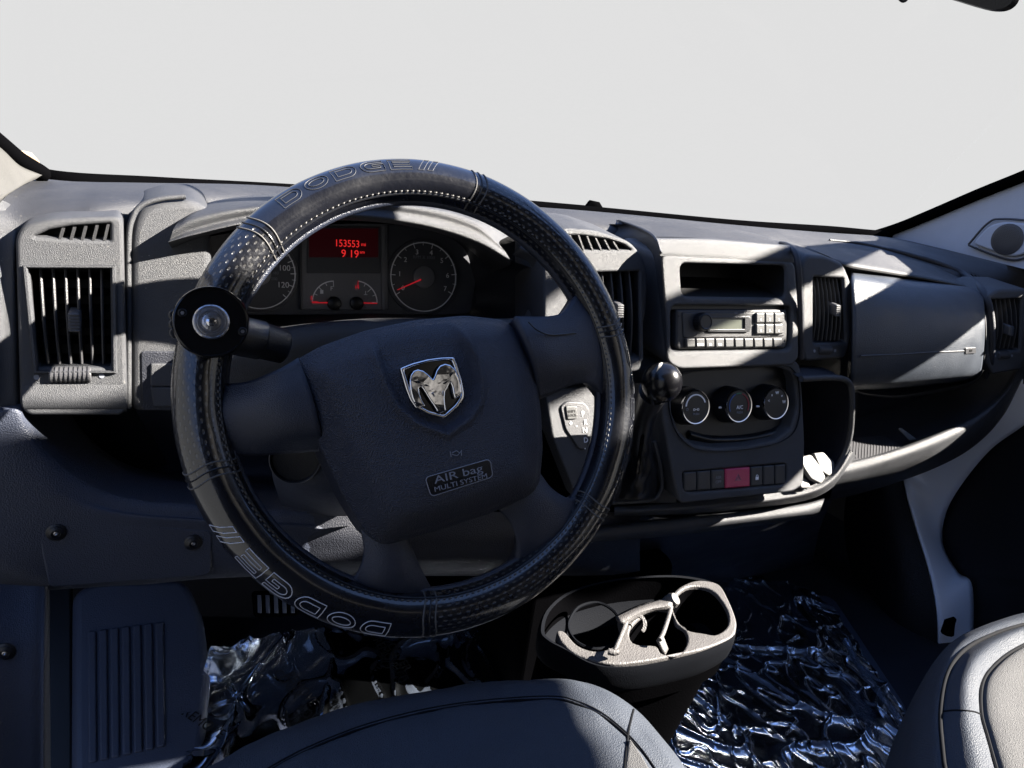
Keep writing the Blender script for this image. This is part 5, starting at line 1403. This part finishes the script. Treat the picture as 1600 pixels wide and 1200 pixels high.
sheet('floor_film', [[PZ(1090, 880, -.80), PZ(1180, 900, -.82), PZ(1260, 920, -.83), PZ(1310, 960, -.83)],
    [PZ(1060, 1010, -.82), PZ(1170, 1010, -.835), PZ(1290, 1020, -.835), PZ(1375, 1060, -.835)],
    [PZ(1030, 1090, -.80), PZ(1160, 1090, -.835), PZ(1300, 1100, -.84), PZ(1420, 1130, -.84)],
    [PZ(1030, 1240, -.82), PZ(1160, 1250, -.83), PZ(1290, 1250, -.84), PZ(1400, 1250, -.84)]], 220, 220, .0075, 9, 'glossy crumpled plastic film over the ribbed passenger mat', seed=5, fine=.28)
tube('film_edge_roll', None, 'film', [PZ(1322, 1000, -.80), PZ(1345, 1045, -.81), PZ(1380, 1090, -.815), PZ(1410, 1130, -.82)], .006, 8, n=30)
tag(bpy.data.objects['film_edge_roll'], 'rolled clear edge of the plastic film beside the passenger seat', 'plastic film')

# ---- pale door step and dark side trim at the right
ds = thing('door_step', PX(1480, 990, 1.5), 'pale painted door step curving down between dashboard and passenger door', 'door step')
net('painted_strip', ds, 'body_paint', [
    [PX(1592, 590, 1.50), PX(1537, 655, 1.50), PX(1462, 705, 1.50), PX(1416, 738, 1.48), PX(1416, 770, 1.46), PX(1432, 825, 1.44), PX(1454, 900, 1.42), PX(1464, 960, 1.41), PX(1466, 1010, 1.41)],
    [PX(1650, 620, 1.54), PX(1602, 662, 1.54), PX(1550, 700, 1.54), PX(1506, 752, 1.54), PX(1478, 800, 1.53), PX(1472, 850, 1.52), PX(1496, 895, 1.51), PX(1518, 915, 1.50), PX(1520, 1010, 1.50)]], 8, 60, thick=.004)
net('side_trim', ds, 'door_card', [
    [PX(1650, 618, 1.545), PX(1604, 660, 1.545), PX(1552, 698, 1.545), PX(1508, 750, 1.545), PX(1480, 800, 1.535), PX(1474, 850, 1.525), PX(1498, 893, 1.515), PX(1520, 913, 1.505), PX(1521, 1010, 1.505)],
    [PX(1680, 700, 1.50), PX(1660, 720, 1.50), PX(1640, 740, 1.50), PX(1620, 780, 1.50), PX(1600, 820, 1.49), PX(1590, 860, 1.48), PX(1600, 900, 1.47), PX(1620, 930, 1.47), PX(1640, 1010, 1.47)],
    [PX(1760, 760, 1.48), PX(1750, 780, 1.48), PX(1740, 800, 1.48), PX(1730, 830, 1.48), PX(1720, 860, 1.47), PX(1710, 900, 1.46), PX(1710, 930, 1.45), PX(1710, 970, 1.45), PX(1710, 1050, 1.45)]], 12, 60)
net('kick_trim', ds, 'door_card', [
    [PX(1552, 640, 1.49), PX(1462, 706, 1.49), PX(1414, 740, 1.475), PX(1414, 772, 1.455), PX(1430, 827, 1.435), PX(1452, 902, 1.415), PX(1463, 962, 1.405), PX(1464, 1012, 1.405)],
    [PX(1492, 660, 1.46), PX(1412, 700, 1.46), PX(1372, 740, 1.44), PX(1372, 780, 1.43), PX(1382, 830, 1.41), PX(1394, 900, 1.39), PX(1396, 960, 1.38), PX(1392, 1020, 1.38)],
    [PX(1400, 640, 1.50), PX(1350, 690, 1.50), PX(1330, 740, 1.50), PX(1320, 790, 1.48), PX(1320, 840, 1.46), PX(1330, 900, 1.44), PX(1330, 960, 1.42), PX(1320, 1020, 1.42)]], 12, 40)
tube('step_catch', ds, 'rubber', [PX(1480, 990, 1.40), PX(1484, 972, 1.40), PX(1492, 966, 1.41)], [.012, .010, .004], 8)

# ================================================================== CUP HOLDER
ZC = -.515
FCp = Fr(PZ(1010, 980, ZC), n=(0, -.05, 1), up=(0, 1, .05))
CH = thing('cup_holder', PZ(1010, 1000, -.88), 'floor console with round cup holders between the front seats', 'cup holder')
out_px = [(838, 985), (850, 950), (890, 920), (960, 902), (1040, 896), (1090, 900), (1122, 910), (1140, 932), (1152, 962), (1154, 985), (1146, 1000), (1110, 1018), (1060, 1032), (1000, 1044), (950, 1046), (915, 1038), (880, 1018), (850, 1002)]
rim_px = [(872, 978), (884, 950), (915, 930), (970, 914), (1050, 908), (1100, 908), (1122, 914), (1138, 938), (1149, 966), (1150, 982), (1142, 995), (1105, 1012), (1060, 1022), (1000, 1034), (955, 1036), (920, 1026), (892, 1006)]
ou = smooth2(FCp.uvs(out_px), 80); oc = (sum(p[0] for p in ou) / 80, sum(p[1] for p in ou) / 80)
rows = []
for s, w in ((.70, -.060), (.78, -.052), (.86, -.044), (.93, -.036), (.965, -.030), (.98, -.022), (.985, -.012), (.98, -.004), (.96, 0.0), (.93, -.001)):
    rows += [FCp.P(oc[0] + (x - oc[0]) * s, oc[1] + (y - oc[1]) * s, w) for x, y in ou]
obj('body', rows, grid_faces(10, 80, True), 'cup_body', CH)
c1 = [(884, 992), (880, 962), (900, 938), (950, 919), (1010, 911), (1052, 910), (1058, 918), (1030, 930), (990, 946), (968, 962), (972, 990), (958, 1012), (930, 1019), (902, 1010)]
c2 = [(1052, 940), (1075, 918), (1110, 922), (1134, 950), (1138, 976), (1120, 992), (1098, 990), (1072, 984), (1056, 965)]
c3 = [(1004, 962), (1026, 952), (1048, 956), (1056, 975), (1070, 985), (1074, 1004), (1060, 1024), (1034, 1022), (1024, 1010), (990, 1006), (984, 985)]
ins_px = [(870, 988), (880, 1008), (905, 1026), (955, 1038), (1000, 1035), (1060, 1024), (1105, 1013), (1142, 997), (1150, 983), (1149, 966), (1138, 938), (1124, 915), (1102, 908), (1082, 909), (1062, 918), (1044, 932), (1005, 944), (972, 958), (968, 968), (973, 990), (958, 1011), (930, 1018), (902, 1009), (882, 988)]
hs = [smooth2(FCp.uvs(c), 40) for c in (c2, c3)]
vs, fs = plate_geo(FCp, smooth2(FCp.uvs(ins_px), 140), hs, .012, .0022, .001, 4)
obj('insert', vs, fs, 'cup_plastic', CH)  # outline keeps to the sunlit part; the unlit back rim is left out
# tray under the insert, its shade put in as near-black
vs = []
for s, w in ((.955, -.002), (.94, -.03), (.90, -.056), (.01, -.056)):
    vs += [FCp.P(oc[0] + (x - oc[0]) * s, oc[1] + (y - oc[1]) * s, w) for x, y in ou]
obj('tray', vs, grid_faces(4, 80, True), 'rubber', CH)
lw_ = smooth2(FCp.uvs([(890, 968), (905, 948), (935, 942), (962, 958), (970, 986), (956, 1008), (928, 1014), (902, 1004), (889, 986)], -.012), 40)
tube('cup_ring', CH, 'cup_body', [FCp.P(x, y, -.012) for x, y in lw_], .002, 6, closed=True)
for h in hs:
    cc = (sum(p[0] for p in h) / 40, sum(p[1] for p in h) / 40)
    vs = []
    for s, w in ((1, -.004), (.96, -.03), (.90, -.054), (.02, -.054)):
        vs += [FCp.P(cc[0] + (x - cc[0]) * s, cc[1] + (y - cc[1]) * s, w) for x, y in h]
    obj('cup_well', vs, grid_faces(4, 40, True), 'rubber', CH)  # near-black stands in for the shade inside the wells
# raised bridge and spring clips
net('bridge', CH, 'cup_plastic', [[FCp.P(*FCp.uv(x, y, .012), .012) for x, y in [(962, 966), (985, 955), (1010, 946), (1040, 936), (1052, 930)]],
     [FCp.P(*FCp.uv(x, y, .016), .016) for x, y in [(968, 972), (990, 960), (1014, 951), (1040, 946), (1050, 940)]],
     [FCp.P(*FCp.uv(x, y, .010), .010) for x, y in [(976, 976), (994, 965), (1015, 955), (1040, 952), (1048, 956)]]], 8, 24, thick=.004)
tube('clip', CH, 'cup_plastic', [FCp.P(*FCp.uv(x, y, .01), .012) for x, y in [(978, 975), (970, 995), (962, 1014), (960, 1020)]], .0026, 8, n=16)
tube('clip', CH, 'cup_plastic', [FCp.P(*FCp.uv(x, y, .01), .012) for x, y in [(1048, 950), (1044, 966), (1036, 990), (1030, 1002)]], .0026, 8, n=16)
tube('clip_foot', CH, 'cup_plastic', [FCp.P(*FCp.uv(x, y, .01), .011) for x, y in [(950, 1019), (958, 1021), (966, 1019)]], .0035, 8)
lathe('hinge_knob', CH, 'cup_plastic', Fr(FCp.P(*FCp.uv(1051, 938, .015), .015), n=(.4, -.5, .8), up=(0, 0, 1)), [(.008, -.008), (.009, .0), (.007, .005), (.0003, .006)], 20)
f6 = Fr(FCp.P(*FCp.uv(992, 974, .005), .004), n=(-.2, -.6, .7), up=(0, 0, 1))
vs, fs = arc_geo(f6, (0, 0), .009, .013, -50, 170, .004, 20); obj('spring_curl', vs, fs, 'cup_plastic', CH)
net('flap', CH, 'cup_plastic', [[FCp.P(*FCp.uv(1026, 1000, .006), .006), FCp.P(*FCp.uv(1036, 996, .006), .006)], [FCp.P(*FCp.uv(1040, 1018, .0), -.006), FCp.P(*FCp.uv(1044, 1010, .0), -.004)]], 5, 5, thick=.003)
# plinth under it, near-black in place of the shade there
net('plinth', CH, 'rubber', [[FCp.P(oc[0] + (x - oc[0]) * .9, oc[1] + .01 + (y - oc[1]) * .9, -.06) for x, y in ou], [FCp.P(oc[0] + (x - oc[0]) * .82, oc[1] + .05 + (y - oc[1]) * .70, -.36) for x, y in ou]], 4, 80, closed=True)

# ================================================================== SEATS
DS = thing('driver_seat', PZ(700, 1250, -.85), 'dark leather driver seat cushion with sunlit right corner at the bottom', 'seat')
sil = [(180, 1290), (330, 1195), (420, 1150), (540, 1105), (700, 1074), (860, 1062), (935, 1073), (992, 1108), (1040, 1160), (1085, 1230), (1110, 1320)]
sea = [(250, 1330), (400, 1215), (480, 1172), (585, 1132), (710, 1104), (850, 1092), (905, 1101), (952, 1126), (1000, 1172), (1040, 1230), (1070, 1320)]
r3 = [(330, 1370), (440, 1270), (510, 1220), (600, 1185), (715, 1160), (835, 1150), (885, 1158), (925, 1180), (962, 1215), (990, 1265), (1010, 1340)]
r4 = [(430, 1460), (520, 1400), (580, 1370), (650, 1350), (730, 1340), (820, 1340), (860, 1345), (890, 1360), (915, 1380), (940, 1420), (950, 1480)]
silw = [PZ(x, y, -.470) for x, y in sil]
seaw = [PZ(x, y, -.452) for x, y in sea]
cen = PZ(700, 1400, -.45)
def outw(p, d, dz): 
    q = p - cen; q.z = 0; q.normalize(); return p + q * d + V((0, 0, dz))
DS_c = net('cushion', DS, 'seat', [[outw(p, .010, -.16) for p in silw], [outw(p, .012, -.05) for p in silw], [outw(p, .004, -.012) for p in silw], silw,
    [a.lerp(b, .5) + V((0, 0, .006)) for a, b in zip(silw, seaw)], [p + V((0, 0, .002)) for p in seaw], [p + V((0, 0, -.0025)) for p in seaw],
    [PZ(x, y, -.449) for x, y in [((a[0] * .9 + b[0] * .1), (a[1] * .9 + b[1] * .1)) for a, b in zip(sea, r3)]], [PZ(x, y, -.446) for x, y in r3], [PZ(x, y, -.446) for x, y in r4]], 90, 140, angle=80, fn=lambda p: p + V((0, 0, .0018 * noise.noise(p * 28) + .0010 * noise.noise(V((p.x * 70, p.y * 30, 0)))))).name
DSs = surface(bpy.data.objects[DS_c])
tube('seam', DS, 'seam', [hit(DSs, q.x, q.y, .0003)[0] for q in spline([(x, y, 0) for x, y in sea[1:-1]], 160) if q.y < 1290], .0008, 6)
tube('seam', DS, 'seam', [hit(DSs, q.x, q.y - 4, .0002)[0] for q in spline([(x, y, 0) for x, y in sea[1:-1]], 160) if q.y < 1290], .0006, 6)
tube('seam', DS, 'seam', [hit(DSs, q.x, q.y, .0003)[0] for q in spline([(990, 1109, 0), (986, 1125, 0), (982, 1145, 0), (976, 1200, 0), (970, 1240, 0)], 40)], .0009, 6)
ins = [(984, 1147), (1006, 1180), (1036, 1232), (1064, 1320), (1000, 1340), (968, 1240)]
# lighter perforated cloth panel at the right corner
fz2 = Fr(PZ(1000, 1200, -.4465), n=(0, 0, 1), up=(0, 1, 0))
plate('cloth_insert', DS, 'seat_cloth', fz2, [(983, 1150), (1003, 1178), (1030, 1228), (1058, 1300), (1000, 1320), (972, 1240), (978, 1190)], t=.01, bev=.002, w=.0015, r=.005)

sb = Fr((.12, .10, .17), n=(0, 0, 1), up=(0, 1, 0))
block('seat_base', DS, 'rubber', sb, -.20, .20, -.35, .30, -.17, .20, .02, .04)  # unseen base added to stop sun passing under the cushion
PS = thing('passenger_seat', PZ(1560, 1200, -.85), 'grey passenger seat cushion with piping in the bottom right corner', 'seat')
zt = -.43
s0 = [(1398, 1400), (1404, 1270), (1412, 1190), (1421, 1120), (1442, 1062), (1478, 1014), (1530, 987), (1600, 966), (1720, 940), (1900, 903)]
s1 = [(1500, 1400), (1485, 1270), (1474, 1180), (1470, 1115), (1480, 1056), (1505, 1018), (1548, 993), (1608, 974), (1720, 950), (1900, 914)]
s2 = [(1600, 1380), (1570, 1250), (1545, 1160), (1533, 1112), (1536, 1066), (1558, 1036), (1592, 1012), (1640, 992), (1730, 972), (1900, 936)]
s3 = [(1700, 1330), (1670, 1240), (1650, 1180), (1635, 1140), (1635, 1110), (1645, 1080), (1665, 1060), (1690, 1040), (1750, 1010), (1900, 975)]
s4 = [(1950, 1500), (1930, 1400), (1920, 1330), (1910, 1280), (1910, 1240), (1915, 1200), (1920, 1160), (1930, 1120), (1950, 1080), (2000, 1030)]
w0 = [PZ(x, y, -.475) for x, y in s0]; w1 = [PZ(x, y, zt - .004) for x, y in s1]; w2 = [PZ(x, y, zt + .004) for x, y in s2]; w3 = [PZ(x, y, zt + .006) for x, y in s3]
cen2 = PZ(1700, 1250, -.43)
def outw2(p, d, dz):
    q = p - cen2; q.z = 0; q.normalize(); return p + q * d + V((0, 0, dz))
PS_c = net('cushion', PS, 'seat', [[outw2(p, -.015, -.22) for p in w0], [outw2(p, .004, -.08) for p in w0], w0, [a.lerp(b, .6) + V((0, 0, .010)) for a, b in zip(w0, w1)], w1, [p + V((0, 0, -.002)) for p in w1],
     [a.lerp(b, .5) + V((0, 0, .008)) for a, b in zip(w1, w2)], w2, [p + V((0, 0, -.003)) for p in w2]], 90, 120, angle=80, fn=lambda p: p + V((0, 0, .0014 * noise.noise(p * 22) + .0003 * noise.noise(p * 70)))).name
net('cloth_insert', PS, 'seat_cloth', [[p + V((0, 0, -.002)) for p in w2], [a.lerp(b, .2) + V((0, 0, .004)) for a, b in zip(w2, w3)], w3, [PZ(x, y, zt + .004) for x, y in s4]], 30, 60)
PSs = surface(bpy.data.objects[PS_c])
tube('piping', PS, 'seam', [hit(PSs, q.x, q.y, .0004)[0] for q in spline([(x, y, 0) for x, y in s1[1:-1]], 120)], .0018, 8)
tube('seam', PS, 'seam', [p + V((0, 0, .0005)) for p in w2], .0014, 6, n=90)
tube('seam', PS, 'seam', [hit(PSs, q.x, q.y, .0003)[0] for q in spline([(1472, 1112, 0), (1495, 1110, 0), (1520, 1112, 0), (1532, 1116, 0)], 24)], .0007, 6)
sb = Fr((1.16, .05, .17), n=(0, 0, 1), up=(0, 1, 0))
block('seat_base', PS, 'rubber', sb, -.16, .24, -.35, .28, -.17, .18, .02, .04)
# ================================================================== PAPERS in the side cubby
for k, (q, lab, yy) in enumerate([([(1251, 714), (1268, 710), (1282, 728), (1291, 746), (1284, 756), (1268, 748), (1256, 730)], 'crumpled white paper packet lying left in the cubby beside the console', .679),
                              ([(1272, 708), (1288, 706), (1305, 722), (1304, 738), (1296, 744), (1284, 736)], 'small white paper packet leaning right in the cubby beside the console', .684)]):
    fp = Fr(PY(1280, 735, yy), tilt=34, yaw=8)
    pk = plate('paper_packet', None, 'paper', fp, q, t=.006, bev=.0022, r=.004, seg=4)
    tag(pk, lab, 'paper')
fp = Fr(PY(1262, 755, .674), tilt=45, yaw=5)
tag(plate('paper_packet', None, 'paper', fp, [(1250, 742), (1262, 750), (1268, 762), (1252, 762)], t=.004, bev=.0015, r=.003), 'scrap of white paper at the bottom corner of the cubby', 'paper')
tag(plate('paper_slip', None, 'paper', Fr(PY(1415, 678, .74), tilt=40, yaw=10), [(1404, 670), (1408, 668), (1432, 686), (1422, 688)], t=.001, bev=.0003), 'thin white slip of paper lying on the passenger shelf', 'paper')
# ---- wiper spindle beyond the glass
wp = thing('windscreen_wiper', PZ(928, 326, -.115), 'small black wiper spindle showing above the middle of the dashboard', 'wiper')
pw = PZ(928, 327, -.112); pw = V((pw.x, min(pw.y, 1.33), pw.z)) if pw.y > 1.33 else pw
pw = PY(928, 325, 1.34)
tube('spindle', wp, 'rubber', [pw + V((-.025, 0, -.008)), pw + V((-.008, 0, .004)), pw + V((.006, 0, .003)), pw + V((.03, 0, -.014))], [.004, .012, .011, .005], 10)
tube('arm', wp, 'rubber', [pw + V((-.45, -.0, -.0)), pw + V((-.2, 0, -.002)), pw + V((-.01, 0, -.002))], .006, 8)
